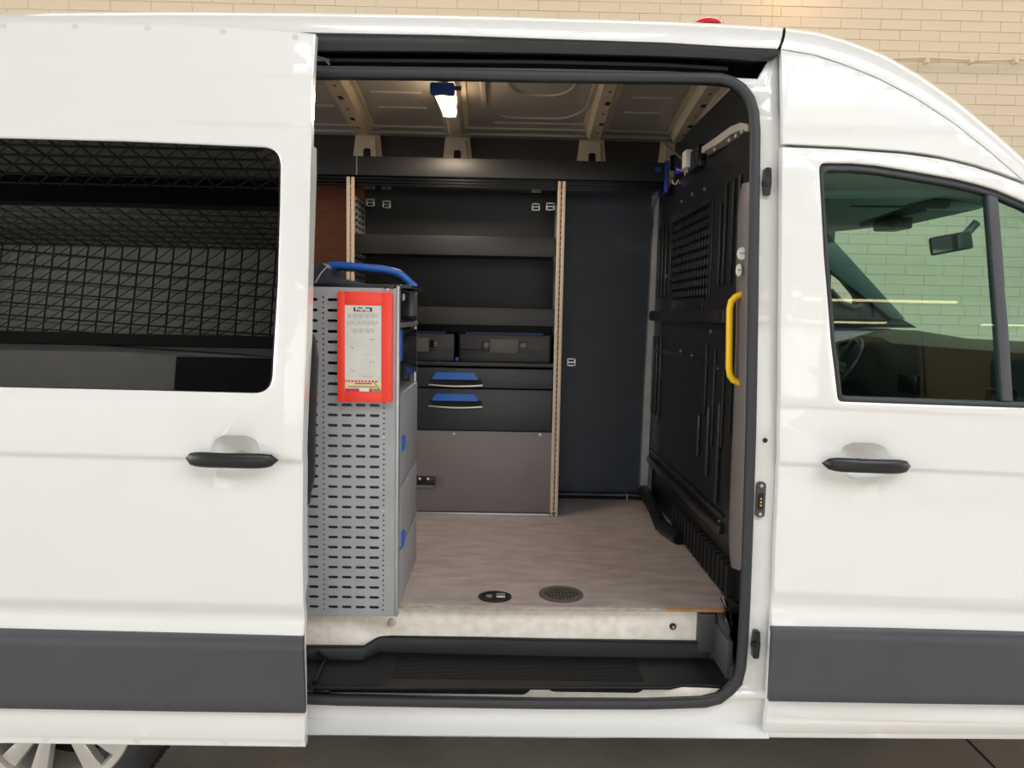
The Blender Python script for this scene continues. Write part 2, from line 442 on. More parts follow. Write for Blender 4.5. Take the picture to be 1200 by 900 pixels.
# a beige van parked opposite: the cab window mirrors it
pv = empty('parked_van', (5.5, -5.4, 0)); tag(pv, 'beige van parked opposite, mirrored in the cab window glass', 'van')
prof = [(3.0, .35), (3.0, 1.2), (3.1, 2.35), (3.5, 2.5), (7.2, 2.5), (7.9, 1.7), (8.7, 1.35), (8.8, .35)]
B().prism(rnd(prof, .15), -6.3, -4.5).build('van_body', 'tan', pv)
B().prism(rnd([(4.35, 1.62), (5.15, 1.62), (5.15, 2.1), (4.35, 2.1)], .08), -4.5, -4.485).build('van_window', 'blackgloss', pv)
B().prism([(6.6, 1.45), (7.8, 1.45), (7.2, 2.15), (6.6, 2.15)], -4.5, -4.485).build('van_window', 'blackgloss', pv)
for x in (3.75, 5.5): B().box(x, x + .02, -4.5, -4.494, .5, 2.4).build('door_gap', 'dark', pv)
B().box(3.0, 3.7, -4.5, -4.47, 1.2, 2.3).build('open_panel', 'darkclad', pv)
for xx in (4.0, 7.9):
    w = B().disc((xx, -4.7, .36), (0, 1, 0), .36, .23, 24).build('wheel', 'tyre', pv)
    B().disc((xx, -4.48, .36), (0, 1, 0), .22, .02, 20).build('hubcap', 'silver', w)

# ================================================================ the white van
van = empty('panel_van', (0, .9, 0))
tag(van, 'white panel van with its sliding side door open, filling the frame', 'van')
ZC = frange(.38, 2.56, .06)
def pxl(px, pts):
    """piecewise linear y of a pixel polyline at px"""
    for a, b in zip(pts, pts[1:]):
        if px <= b[0] or b is pts[-1]: return a[1] + (b[1] - a[1]) * (px - a[0]) / (b[0] - a[0])
SIL = [(-420, 40), (-60, 23), (50, 21.5), (200, 20.5), (370, 21.5), (520, 24), (640, 27), (780, 31), (860, 34.5), (914, 38.3), (953.5, 42.5), (993, 54), (1030, 68), (1072, 92), (1115, 122), (1157, 157), (1200, 195.5), (1260, 250), (1330, 318), (1430, 414)]
GUT = [(-420, 56), (-60, 38), (50, 36), (200, 35), (370, 38), (520, 40.5), (640, 45), (780, 49.5), (860, 54.5), (914, 57), (953.5, 63), (993, 76), (1030, 91), (1072, 113), (1115, 141), (1157, 174), (1200, 211), (1260, 264), (1330, 332), (1430, 428)]
# roof: near edge rolls over from the gutter line to the crown, then across to the far side
def roof_strip(name, pa, pb, parent, m='paint', full=True):
    xs_ = [p for p in frange(pa, pb, 14)] + [pb]
    rows = []
    for px in xs_:
        pg = pxl(px, GUT); psi = pxl(px, SIL)
        g = P(px, pg, .15); g = P(px, pg, yb(g.z) + .002)
        ys = yb(g.z) + .17
        s_ = P(px, psi, ys)
        row = [g + Vector((0, .05, -.005)), g + Vector((0, .004, .001))]
        for k in range(1, 8):
            a = k / 7 * PI / 2
            row.append(Vector((g.x + (s_.x - g.x) * k / 7, g.y + (s_.y - g.y) * (1 - math.cos(a)), g.z + (s_.z - g.z) * math.sin(a))))
        top = row[-1]
        if not full: rows.append(row + [top + Vector((0, .01, -.03)), g + Vector((-.02, .06, -.03))]); continue
        for k in range(1, 9):
            t = k / 8; Y = top.y + (1.86 - top.y) * t
            row.append(Vector((top.x, Y, top.z + .07 * math.sin(PI * t))))
        e = row[-1]
        for k in range(1, 5):
            a = k / 4 * PI / 2; row.append(Vector((top.x, e.y + .11 * math.sin(a), e.z - .10 * (1 - math.cos(a)))))
        rows.append(row)
    b = B(); b.loft(rows, caps=False, closed=False)
    return b.build(name, m, parent, angle=50)
roof = roof_strip('roof', -420, 912, van)
roof_strip('cab_roof', 915.5, 1215, van)
roof_strip('windscreen_pillar', 1215, 1430, van, full=False)
# gutter strip beneath the roof edge over the door opening
def ridge(z, z0, w): return ss((z - z0) / w + .5)
# front upper side panel of the cab
def f_front(x, z): return yb(z) + .0
ol = [(x, y) for x, y in ((915.5, 58),)] + [(x, pxl(x, GUT) + 1.5) for x in (930, 953, 975, 993, 1010, 1030, 1050, 1072, 1093, 1115, 1136, 1157, 1180, 1200, 1225, 1255)] + \
     [(1255, 262), (1230, 234), (1200, 212.5), (1172, 202), (1143, 192.5), (1120, 187), (1101, 182.7), (1080, 179.3), (1058, 176.8), (987, 171.8), (917, 168.5)]
ol = [(x, y) for x, y in ol]
ol[16] = (1255, 259.5); 
sheet('cab_side_panel', 'paint', ol[:16] + ol[17:], lambda x, z: yb(z) + .004 - .002 * ss((z - zat(1000, 155)) / .012) , .02, zc=frange(1.7, 2.5, .03) + [zat(1000, 155) + d for d in (0, .006, .012)], xc=frange(.75, 1.7, .08), ch=.003, parent=van)
# --- sliding door
KS = .010
zd = lambda py, px=200: P(px, py, -.06).z
DZ = dict(a=zd(76), b=zd(80), c=zd(135), d=zd(143), e=zd(530), g=zd(538), h=zd(697), i=zd(717), j=zd(719), k=zd(738), l=zd(835), m=zd(860))
def f_door(x, z):
    q = z + KS * (x + .9)
    y = yb(max(z, .6)) - .095
    y -= .002 * ss((q - DZ['b']) / .012)                       # faint upper swage
    y -= .005 * ss((q - DZ['d']) / (DZ['c'] - DZ['d']))        # step above the window pressing
    y -= .009 * ss((q - DZ['g']) / (DZ['e'] - DZ['g'])) * (1 if q > DZ['g'] else 1)
    lo = DZ['i'] ; hi = DZ['h']
    y += .013 * (1 - ss((q - lo) / (hi - lo)))
    y -= .016 * (1 - ss((q - DZ['k']) / (DZ['j'] - DZ['k'])))
    y += .005 * (1 - ss((q - (DZ['m'] - .004)) / .02))
    return y
dz = [DZ[k] + d for k in DZ for d in (-.012, -.006, 0, .006, .012)]
dz += [DZ['d'] + (DZ['c'] - DZ['d']) * t for t in (.3, .6)] + [DZ['g'] + (DZ['e'] - DZ['g']) * t for t in (.3, .6)]
dz += [DZ['i'] + (DZ['h'] - DZ['i']) * t for t in (.3, .6)]
XL = -440
d_out = [(XL, 22), (-60, 24), (0, 24), (100, 25), (200, 27.5), (300, 32), (369.5, 39.5), (367.5, 80), (365.5, 120), (365, 153), (363.5, 200), (361.5, 300), (359, 400), (356, 467), (354, 536), (354, 640), (355, 700), (355.5, 743), (356.5, 800), (357.5, 876), (150, 873.5), (0, 871.5), (XL, 866)]
win = rnd([(-330, 156, 22), (0, 161.5, 0), (150, 165.3, 0), (329, 173, 22), (328, 240, 0), (325.5, 330, 0), (318, 461.5, 22), (160, 457.5, 0), (0, 454, 0), (-330, 447, 22)], 0, 7)
bowl = rnd([(247, 534), (250, 517), (262, 510.5), (290, 511), (301, 517), (305, 531), (303, 544), (292, 553), (262, 553), (252, 547)], 7, 4)
door = sheet('sliding_door', 'paint', d_out, f_door, .03, holes=[win, bowl], zc=sorted(dz) + frange(.6, 2.5, .08), xc=frange(-2.4, -.5, .2), ch=.004, parent=van)
def bowl_part(name, outline, f, parent, depth=.045, dz_=0):
    pts = [S(a, b, f) for a, b in outline]; cx = sum(p[0] for p in pts)/len(pts); cz = sum(p[1] for p in pts)/len(pts)
    rings = []
    for k in range(7):
        a = k / 6 * PI / 2; s_ = math.cos(a) * .97 + .03; dd = math.sin(a) * depth
        rings.append([Vector((cx + (x-cx)*s_*1.0, f(x, z) + .003 + dd, cz + (z-cz)*s_)) for x, z in pts])
    b = B(); b.loft(rings, caps=False); b.add(rings[-1], [tuple(range(len(pts)))])
    return b.build(name, 'paint', parent, angle=80)
bowl_part('handle_recess', bowl, f_door, door)
f_win = lambda x, z: yb(z) - .098
sheet('window_pane', 'privacy', [(x + (1.4 if x < 0 else -1.4 if x > 250 else 0), y + (1.2 if y < 300 else -1.2)) for x, y in win], f_win, .005, zc=frange(1.3, 2.2, .04), xc=frange(-2.2, -.5, .3), ch=0, parent=door)
sheet('window_seal', 'blackgloss', [(x, y) for x, y in win], lambda x, z: yb(z) - .088, .006, holes=[[(x + (6 if x < 0 else -6), y + (5 if y < 300 else -5)) for x, y in win]], zc=frange(1.3, 2.2, .1), ch=.001, parent=door)
def handle(name, x0, x1, yc, yc2, f, parent, m='black'):
    rings = []
    for k in range(17):
        t = k / 16; px = x0 + (x1 - x0) * t; py = yc + (yc2 - yc) * t
        x, z = S(px, py, f); e = max(0, 1 - abs(2*t - 1) ** 5) ** .5
        h = .0235 * (e * .95 + .05) * (1 - .12 * math.sin(PI * t)); Y = f(x, z) - .016 - .022 * (math.sin(PI * t) ** .5)
        c = Vector((x, Y, z))
        rings.append([c + Vector((0, -math.cos(a) * .012 * (e*.8 + .2) , math.sin(a) * h)) for a in [2*PI*i/14 for i in range(14)]])
    b = B(); b.loft(rings); o = b.build(name, m, parent, angle=60)
    return o
handle('door_handle', 220.5, 328, 535.5, 538, f_door, door)
for a in (232, 316):
    x, z = S(a, 537, f_door); y = f_door(x, z)
    B().box(x - .008, x + .008, y - .018, y + .01, z - .011, z + .011, .004).build('handle_mount', 'black', door)
f_dtrim = lambda x, z: f_door(x, z) * 0 + yb(z) - .108
sheet('side_moulding', 'trim', [(XL, 733.5), (0, 738), (200, 743), (354.5, 747), (357, 836.5), (200, 834.5), (0, 831), (XL, 824)], lambda x, z: yb(.5) - .118 + .006 * ss((z + KS*(x+.9) - zd(748)) / .012), .02, zc=[zd(p) for p in (740, 743, 746, 749, 752)] + [.5, .6], xc=frange(-2.2, -.5, .3), ch=.004, parent=door)
def studs(pts, f, parent, m='paint', r=.0095, name='cap_plug'):
    for px, py in pts:
        x, z = S(px, py, f); y = f(x, z)
        B().disc((x, y + .001, z), (0, -1, 0), r, .002, 20, r * .9).build(name, M['plug'], parent)
M['plug'] = mat('plug_paint', '#d3d0cc', .4, noise=.04)
studs([(3, 31), (88, 31.5), (173, 33.5), (261, 38), (346, 44), (54, 865.5), (160, 868), (263, 869.5), (345, 869)], f_door, door)
# inner frame of the door: seen as the pale return along its leading edge
ed = [(364.5, 168, 371.5), (363.5, 200, 371.5), (361.5, 300, 368.5), (359, 400, 366.5), (356, 467, 363), (354, 530, 360.8), (354.3, 545, 361.5), (354, 600, 361), (354.8, 690, 361.5), (355.2, 716, 356.5)]
rings = []
for pxa, py, pxb in ed:
    xa, za = S(pxa - .6, py, f_door); ya = f_door(xa, za)
    dpt = .001
    k = (xa) * F
    # depth at which this edge line reaches pxb
    t = (590 - pxb) / (590 - pxa); D0 = ya + 2.2; yb_ = D0 / t - 2.2
    rings.append([Vector((xa - .05, ya + .012, za)), Vector((xa, ya + .010, za)), Vector((xa, max(yb_, ya + .015), za)), Vector((xa - .05, max(yb_, ya + .015), za))])
B().loft(rings).build('door_inner_frame', 'paint', door, angle=30)
rings = []
for py in (392, 400, 420, 460, 500, 540, 560, 580, 592):
    px = 590 - (590 - pxl(py, [(y, x) for x, y, _ in ed])) 
    w = 6.5 * ss(min((py - 390) / 25, (594 - py) / 40)) 
    pb = pxl(py, [(y, x) for _, y, x in ed])
    a = P(pb - 6, py, .0); c = P(pb + w, py, .0)
    rings.append([Vector((a.x, -.0, a.z)), Vector((c.x, -.0, a.z)), Vector((c.x, .02, a.z)), Vector((a.x, .02, a.z))])
B().loft(rings).build('edge_seal', 'rubber', door)

# --- body side frame round the opening
SEAL = [(335, 87), (420, 87), (520, 88), (640, 91), (760, 92.3), (820, 92.8), (842, 93.5), (856, 97), (868, 105), (877, 117), (882, 133), (883.5, 155), (882.7, 220), (881.5, 300), (880.6, 380), (878.5, 500), (875.5, 600), (872, 700), (869.5, 750), (867, 780), (863, 797), (855, 810), (842, 818.5), (825, 822.5), (760, 824.5), (640, 824), (500, 822), (400, 820), (335, 817.5)]
f_pil0 = lambda x, z: yb(z) + .045
xo = P(905, 500, .04).x
def f_body(x, z):
    y = yb(z) + .045
    y -= .016 * ss((x - (.835 + (z - 1.2) * .012)) / .03)            # pillar steps forward next to the front door
    y += .020 * ss((x - (.865 + (z - 1.2) * .012)) / .012)
    y -= .02 * (1 - ss((z - .462) / .02)) - .012 * (1 - ss((z - .44) / .01))  # sill
    y += .014 * ss((z - 2.18) / .04) * ss((x - .80) / .04)
    return y
b_out = [(300, 48), (500, 50), (700, 53), (800, 56), (912, 64), (919, 100), (921, 172), (919, 330), (916, 500), (911, 640), (905, 760), (900, 864), (700, 865.5), (500, 863.5), (300, 861)]
hole1 = [(x, y) for x, y in SEAL]
hole1[0] = (318, 87); hole1[-1] = (318, 817.5)
chan = [(318, 52), (640, 53), (800, 58), (906, 69), (900, 71.5), (888, 92.3), (868, 91.3), (850, 89), (838, 88), (820, 87.3), (760, 86.6), (640, 85), (520, 82.6), (420, 81.6), (318, 81.5)]
body = sheet('body_side', 'paint', b_out, f_body, .02, holes=[hole1, chan], zc=frange(.38, 2.5, .05) + [.43, .435, .44, .445, .45, .457, .462, .467, .472, .477, .482, 2.18, 2.19, 2.2, 2.21], xc=[.80, .81, .82, .83, .84, .85, .86, .865, .87, .875, .88, .885, .89], ch=.003, parent=van, angle=60)
# inner reveal behind the seal
sp = [S(a, b, f_body) for a, b in SEAL]
ring0 = [Vector((x, f_body(x, z) + .01, z)) for x, z in sp]; 
B().loft([ring0, [p + Vector((0, .03, 0)) for p in ring0]], caps=False).build('opening_reveal', 'bulk', body)
pth = [Vector((x, yb(z) + .032, z)) for x, z in sp]
B().tube(pth, .016, 10, .013, up=(0, 1, 0)).build('door_seal', 'rubber', body)
# upper rail channel
cp = [S(a, b, f_body) for a, b in chan]
r0 = [Vector((x, yb(z) + .05, z)) for x, z in cp]; r1 = [p + Vector((0, .10, 0)) for p in r0]
b = B(); b.loft([r0, r1], caps=False); b.add(r1, [tuple(range(len(r1)))]); b.build('rail_channel', 'rail', body, angle=40)
# rubber lip and steel runner in the channel
xs_ = frange(325, 906, 20) + [911]
rl = []
for px in xs_:
    top = pxl(px, [(320, 38.5), (370, 39.5), (520, 42), (640, 46), (780, 50), (860, 55.5), (911, 58.5)])
    bot = pxl(px, [(320, 58), (370, 59), (520, 60), (640, 62), (780, 65.5), (860, 69), (890, 72), (905, 70), (911, 66)])
    a = P(px, top, .13); a = P(px, top, yb(a.z) + .012); c = P(px, bot, yb(a.z - .05) + .02)
    mid = (a + c) / 2
    rl.append([a + Vector((0, .03, 0)), a, mid + Vector((0, -.012, .006)), mid + Vector((0, -.008, -.004)), c, c + Vector((0, .03, .004))])
B().loft(rl).build('rubber_lip', 'rubber', body, angle=60)
rl = []
for px in frange(325, 830, 24):
    py = pxl(px, [(320, 76), (370, 77), (640, 80.5), (780, 83.5), (850, 86.5)]); a = P(px, py, yb(2.3) + .05)
    rl.append([a, a + Vector((0, 0, -.006)), a + Vector((0, .08, -.006)), a + Vector((0, .08, 0))])
B().loft(rl).build('door_rail', 'trim', body)
rl = []
for px in frange(325, 870, 24):
    py = pxl(px, [(320, 68), (370, 68), (640, 70.5), (780, 74), (880, 80)]); a = P(px, py, yb(2.3) + .09)
    rl.append([a, a + Vector((0, 0, -.01)), a + Vector((0, .05, -.01)), a + Vector((0, .05, 0))])
B().loft(rl).build('rail_lip', 'rubber', body)
q = P(378, 70, .2)
B().box(q.x - .02, q.x + .02, q.y, q.y + .03, q.z - .004, q.z + .004).tube([q + Vector((-.02, 0, .01)), q + Vector((.01, -.01, 0)), q + Vector((.02, 0, -.014))], .004, 6).build('roller_arm', 'alu', body)
# pillar fittings
def fit(px, py):
    x, z = S(px, py, f_body); return x, f_body(x, z), z
for (px, py, hh) in ((897, 214, .041), (884, 753, .043)):
    x, y, z = fit(px, py)
    b = B(); b.prism(rnd([(x-.008, z-hh), (x+.010, z-hh), (x+.013, z), (x+.010, z+hh), (x-.008, z+hh), (x-.011, z)], .006), y - .018, y + .003)
    o = b.build('buffer_plate', 'blackgloss', body)
    B().disc((x - .004, y - .012, z - .002), (0, -1, 0), .012, .016, 14).disc((x - .004, y - .028, z - .002), (0, -1, 0), .006, .004, 10).build('buffer_stud', 'black', body)
x, y, z = fit(890.5, 585)
B().prism(rnd([(x-.014, z-.054), (x+.014, z-.054), (x+.014, z+.054), (x-.014, z+.054)], .013), y - .008, y + .003).build('contact_plate', 'trim', body)
B().prism(rnd([(x-.008, z-.028), (x+.006, z-.028), (x+.006, z+.02), (x-.008, z+.02)], .003), y - .012, y - .006).build('contact_block', 'blackgloss', body)
for k in (-.016, -.006, .004): B().disc((x - .001, y - .012, z + k), (0, -1, 0), .0026, .002, 8).build('contact_pin', 'yellow', body)
for k in (-.043, .043): B().disc((x, y - .008, z + k), (0, -1, 0), .005, .003, 10).build('screw', 'chrome', body)
x, y, z = fit(896.5, 516); B().disc((x, y + .001, z), (0, -1, 0), .0075, .003, 14).build('rubber_plug', 'black', body)
# sill lower lip
rl = []
for px in frange(320, 895, 30) + [897]:
    a = P(px, pxl(px, [(320, 849), (600, 852), (900, 854)]), .03); c = P(px, pxl(px, [(320, 861), (600, 863.5), (900, 866)]), .0)
    rl.append([a + Vector((0, .04, 0)), a + Vector((0, 0, 0)), a + Vector((0, -.012, -.004)), Vector((a.x, -.006, c.z + .006)), Vector((a.x, 0, c.z)), Vector((a.x, .05, c.z))])
B().loft(rl).build('sill_lip', 'paint', body, angle=40)

# --- front door
zf = lambda py, px=1050: P(px, py, .0).z
FZ = dict(a=zf(482), e=zf(545.5), g=zf(554), h=zf(697), i=zf(717), j=zf(719), k=zf(739), m=zf(848))
KF = .030
def f_fd(x, z):
    y = yb(max(z, .6))
    q = z + KF * (x - 1.13)
    y += .006 * ss((FZ['a'] - q) / .014 + .5) - .006
    y -= .009 * ss((q - FZ['g']) / (FZ['e'] - FZ['g'])) - .009
    y += .013 * (1 - ss((q - FZ['i']) / (FZ['h'] - FZ['i'])))
    q2 = z + .022 * (x - 1.13)
    y -= .018 * (1 - ss((q2 - FZ['k']) / (FZ['j'] - FZ['k'])))
    y += .005 * (1 - ss((q2 - FZ['m']) / .014))
    return y
fz = [FZ[k] + d for k in FZ for d in (-.012, -.006, 0, .006, .012)]
fd_out = [(917, 172), (987, 175), (1058, 180), (1080, 183), (1101, 186), (1120, 190), (1143, 196), (1172, 205.5), (1200, 216), (1230, 238), (1256, 264), (1330, 337), (1395, 405), (1408, 470), (1408, 868), (1200, 866.8), (1050, 866), (896.5, 864.8), (900, 830), (904.5, 740), (906, 700), (909, 640), (912.5, 560), (914, 500), (915.5, 400), (916.5, 280)]
fwin = rnd([(960, 190.5, 9), (1000, 191, 0), (1026.7, 193.3, 0), (1060, 198.5, 0), (1091.7, 204, 0), (1120, 209, 0), (1145, 215, 0), (1169, 222, 0), (1200, 235, 0), (1222, 247, 0), (1300, 322, 0), (1372, 398, 10), (1384, 484, 12), (1200, 478.4, 0), (1100, 475, 0), (982.5, 470.8, 6), (974, 400, 0), (966, 300, 0)], 0, 5)
b2 = rnd([(984, 541), (987, 525), (998, 519), (1028, 520), (1040, 526), (1044, 540), (1041, 553), (1028, 561.5), (1000, 560.5), (989, 553)], 7, 4)
fd = sheet('front_door', 'paint', fd_out, f_fd, .03, holes=[fwin, b2], zc=sorted(fz) + frange(.5, 2.05, .08), xc=frange(.8, 1.6, .12), ch=.004, parent=van)
bowl_part('handle_recess', b2, f_fd, fd)
handle('door_handle', 960.5, 1063.5, 541.5, 545, f_fd, fd)
for a in (972, 1052):
    x, z = S(a, 543, f_fd); y = f_fd(x, z)
    B().box(x - .008, x + .008, y - .018, y + .01, z - .011, z + .011, .004).build('handle_mount', 'black', fd)
def insw(pts):
    out = []
    for x, y in pts:
        if x > 1215: nx = x - 7 * max(0, min(1, (x - 1300) / 50))
        else: nx = x + 5.2 * max(0, min(1, (1010 - x) / 25))
        ny = y + 9.5 if y < 410 and x > 1000 or y < 260 else (y - 6.5 if y > 465 else y)
        if y > 440 and y < 466: ny = y - 2
        out.append((nx, ny))
    return out
f_fw = lambda x, z: yb(z) + .006
sheet('window_frame', 'rubber', fwin, f_fw, .03, holes=[insw(fwin)], zc=frange(1.3, 2.05, .08), ch=.004, parent=fd)
sheet('window_pane', 'cabglass', [(x - (2 if x < 1000 else 0), y - 3 if y < 260 else y + 3) for x, y in insw(fwin)], lambda x, z: yb(z) + .02, .003, zc=frange(1.3, 2.05, .08), ch=0, parent=fd)
sheet('window_divider', 'trim', [(1157.5, 220), (1169.5, 224), (1178, 330), (1187.5, 471), (1175.5, 470), (1166, 330)], lambda x, z: yb(z) + .008, .03, zc=frange(1.3, 2.0, .1), ch=.003, parent=fd)
sheet('side_moulding', 'trim', [(905, 736), (1050, 739), (1200, 743), (1408, 749), (1408, 832), (1200, 827), (1050, 825), (901.5, 822.5)], lambda x, z: -.022 + .006 * ss((z + .022*(x-1.13) - zf(746)) / .012), .02, zc=[zf(p) for p in (736, 740, 743, 746, 749, 752)] + [.5, .6], xc=frange(.8, 1.6, .3), ch=.004, parent=fd)
studs([(968.6, 852.5), (1046.7, 852), (1124, 852.5), (1193, 853)], f_fd, fd, r=.0125)
# flat band with the plugs and lower lip are pressed into the skin
sheet('door_lower_flange', 'plug', [(897.5, 846.5), (1050, 847.5), (1408, 851), (1408, 862), (1050, 860), (896.5, 859)], lambda x, z: f_fd(x, z) - .0016, .004, zc=frange(.38, .5, .01), ch=.001, parent=fd)
for px, py in [(968.6, 852.5), (1046.7, 852), (1124, 852.5), (1193, 853)]:
    pass

M['tanedge_'] = mat('worn_edge_wood', '#b39672', .6, noise=.3, scale=60)
# ================================================================ load space
YF, YWALL = .285, 1.86
ZFL = P(600, 710, YF).z
XB = .79
inr = empty('load_space', (0, 1.1, ZFL), van)
# floor board
fo = [(-2.3, YF + .005), (.10, YF + .01), (.2, YF), *[PZ(a, c_, ZFL).xy[:] for a, c_ in ((857, 712), (851, 702), (865, 696), (855, 681), (857, 652), (817, 612), (799, 609), (774, 592))], (XB, YWALL), (-2.3, YWALL)]
b = B(); n = len(fo)
b.add([(x, y, ZFL) for x, y in fo] + [(x, y, ZFL - .012) for x, y in fo], [tuple(range(n)), tuple(range(2*n-1, n-1, -1))] + [(i, i+n, (i+1) % n+n, (i+1) % n) for i in range(n)])
flb = b.build('floor_board', 'floorply', van, False)
xa = P(467, 710, YF).x
B().prism([(xa, ZFL + .002), (-.25, ZFL - .002), (.0, ZFL - .005), (.1, ZFL - .002), (.56, ZFL + .002), (.56, ZFL - .011), (0, ZFL - .016), (xa, ZFL - .012)], YF - .006, YF + .016).build('edge_strip', 'edge', flb)
B().box(.56, XB - .03, YF - .006, YF + .01, ZFL - .010, ZFL - .001).build('board_edge', M.setdefault('tanedge', mat('bare_plywood_edge', '#b58c5e', .6, noise=.2, scale=40)), flb)
B().box(.5, .92, YF + .06, 1.9, ZFL - .05, ZFL - .013).build('floor_tray', 'black', van, False)
# oval lashing recess and round grille in the board
c = PZ(580, 700, ZFL)
def ring_oval(b, c, rx, ry, rx2, ry2, z0, z1, n=28):
    o0 = [Vector((c.x + rx*math.cos(2*PI*k/n), c.y + ry*math.sin(2*PI*k/n), z0)) for k in range(n)]
    o1 = [Vector((c.x + rx*math.cos(2*PI*k/n), c.y + ry*math.sin(2*PI*k/n), z1)) for k in range(n)]
    i1 = [Vector((c.x + rx2*math.cos(2*PI*k/n), c.y + ry2*math.sin(2*PI*k/n), z1)) for k in range(n)]
    i0 = [Vector((c.x + rx2*math.cos(2*PI*k/n), c.y + ry2*math.sin(2*PI*k/n), z0)) for k in range(n)]
    b.loft([o0, o1, i1, i0], caps=False); return b
b = ring_oval(B(), c, .057, .05, .044, .037, ZFL + .001, ZFL + .005)
b.build('lashing_ring_cup', 'black', flb)
n = 24; B().add([(c.x + .046*math.cos(2*PI*k/n), c.y + .039*math.sin(2*PI*k/n), ZFL + .0015) for k in range(n)], [tuple(range(n))]).build('cup_floor', 'dark', flb, False)
B().box(c.x + .004, c.x + .036, c.y - .016, c.y + .018, ZFL + .003, ZFL + .010, .003).disc((c.x - .02, c.y, ZFL + .002), (0, 0, 1), .012, .004, 14).build('lashing_ring', 'chrome', flb)
c = PZ(657.5, 697, ZFL)
b = ring_oval(B(), c, .077, .077, .058, .058, ZFL + .0005, ZFL + .005)
for k in range(-4, 5):
    h = math.sqrt(max(0, .06**2 - (k*.0125)**2)); b.box(c.x + k*.0125 - .003, c.x + k*.0125 + .003, c.y - h, c.y + h, ZFL + .001, ZFL + .004)
for k in (-.031, 0, .031): b.box(c.x - .055, c.x + .055, c.y + k - .004, c.y + k + .004, ZFL + .001, ZFL + .004)
M['grillebrown'] = mat('vent_plastic', '#5a514a', .5, noise=.1)
b.build('floor_vent', 'grillebrown', flb)
n = 24; B().add([(c.x + .058*math.cos(2*PI*k/n), c.y + .058*math.sin(2*PI*k/n), ZFL + .0008) for k in range(n)], [tuple(range(n))]).build('vent_bed', 'dark', flb, False)
for a, c_, e, d_ in ((672, 666.5, 706, 667.3), (704, 666.8, 720, 668.2)):
    p = PZ(a, c_, ZFL); q = PZ(e, d_, ZFL); B().box(p.x, q.x, q.y, p.y + .002, ZFL, ZFL + .0008).build('floor_scratch', 'tanedge_', flb, False)
# riser, step tray, inner sill
zt = P(600, 770, YF).z
rz0 = ZFL - .012
ri = B().box(-.40, XB - .1, YF + .02, YF + .035, .40, rz0).build('step_riser', 'scuffed', van, False)
pl_ = [(-1.1, .262), (-.50, .262), (-.465, .268), (-.43, .285), (-.40, YF + .012), (-.36, YF + .02), (-.30, YF + .021)]
B().loft([[Vector((x, y, z_)) for x, y in pl_] + [Vector((-.30, YF + .06, z_)), Vector((-1.1, YF + .06, z_))] for z_ in (.42, rz0 - .002)]).build('riser_bulge', 'scuffed', ri, angle=50)
q = P(459, 730, YF + .01); B().disc((q.x, YF + .02, q.z), (0, -1, 0), .015, .01, 18, .011).disc((q.x, YF + .01, q.z), (0, -1, 0), .006, .003, 10).build('bolt_cap', 'inner', ri)
q = P(789, 735, YF + .01); B().disc((q.x, YF + .02, q.z), (0, -1, 0), .011, .006, 16).build('riser_nut', 'black', ri); B().disc((q.x, YF + .013, q.z), (0, -1, 0), .005, .004, 10).build('riser_bolt', 'chrome', ri)
zT = P(640, 803, .068).z
zR = P(640, 750, YF).z
def pt(px, py): v = PZ(px, py, zT); return (v.x, v.y)
to = [pt(300, 772), pt(425, 773), pt(446, 763.5), (P(640, 764, YF - .01).x, YF - .012), (P(832, 768, YF - .01).x, YF - .012), pt(847, 779), pt(852, 796), (P(852, 800, .09).x, .085), pt(800, 800.5), pt(785, 804), pt(640, 804), pt(470, 804), pt(300, 803)]
n = len(to)
b = B(); b.add([(x, y, zT) for x, y in to] + [(x, y, zT - .012) for x, y in to], [tuple(range(n)), tuple(range(2*n-1, n-1, -1))] + [(i, i+n, (i+1) % n+n, (i+1) % n) for i in range(n)])
tray = b.build('step_tray', 'tray', van, False)
back = [Vector((x, y, zT)) for x, y in to[:7]]
rings = []
for k, p in enumerate(back):
    hz = zR - zT - (.012 if k < 2 else 0)
    o = Vector((0, .012, 0)) if k < 5 else Vector((.012, 0, 0))
    if k >= 5: hz *= .8
    if k == 6: hz = .01
    rings.append([p - Vector((0, .004, 0)), p + o*.4 + Vector((0, 0, hz*.9)), p + o + Vector((0, 0, hz)), p + o*2.2 + Vector((0, 0, hz)), p + o*2.2 - Vector((0, 0, .01))])
B().loft(rings).build('tray_upstand', 'tray', tray, angle=50)
B().tube([PZ(372, 764, zT + .03), PZ(383, 771, zT + .004), PZ(376, 783, zT + .004), PZ(369, 800, zT + .002)], .008, 8).build('tray_end', 'tray', tray)
for k in range(22):
    t = k / 21; y0 = .10 + .16 * t
    B_ = B() if k == 0 else B_
    B_.box(-.33, .46, y0, y0 + .0035, zT, zT + .0012)
B_.build('tread_rib', 'tray', tray, False)
B_ = B()
for k in range(6): 
    q = PZ(812 + k*5, 772 + k*3.0, zT); B_.box(q.x, q.x + .004, .12, q.y - .005, zT, zT + .0014)
B_.build('end_rib', 'tray', tray, False)
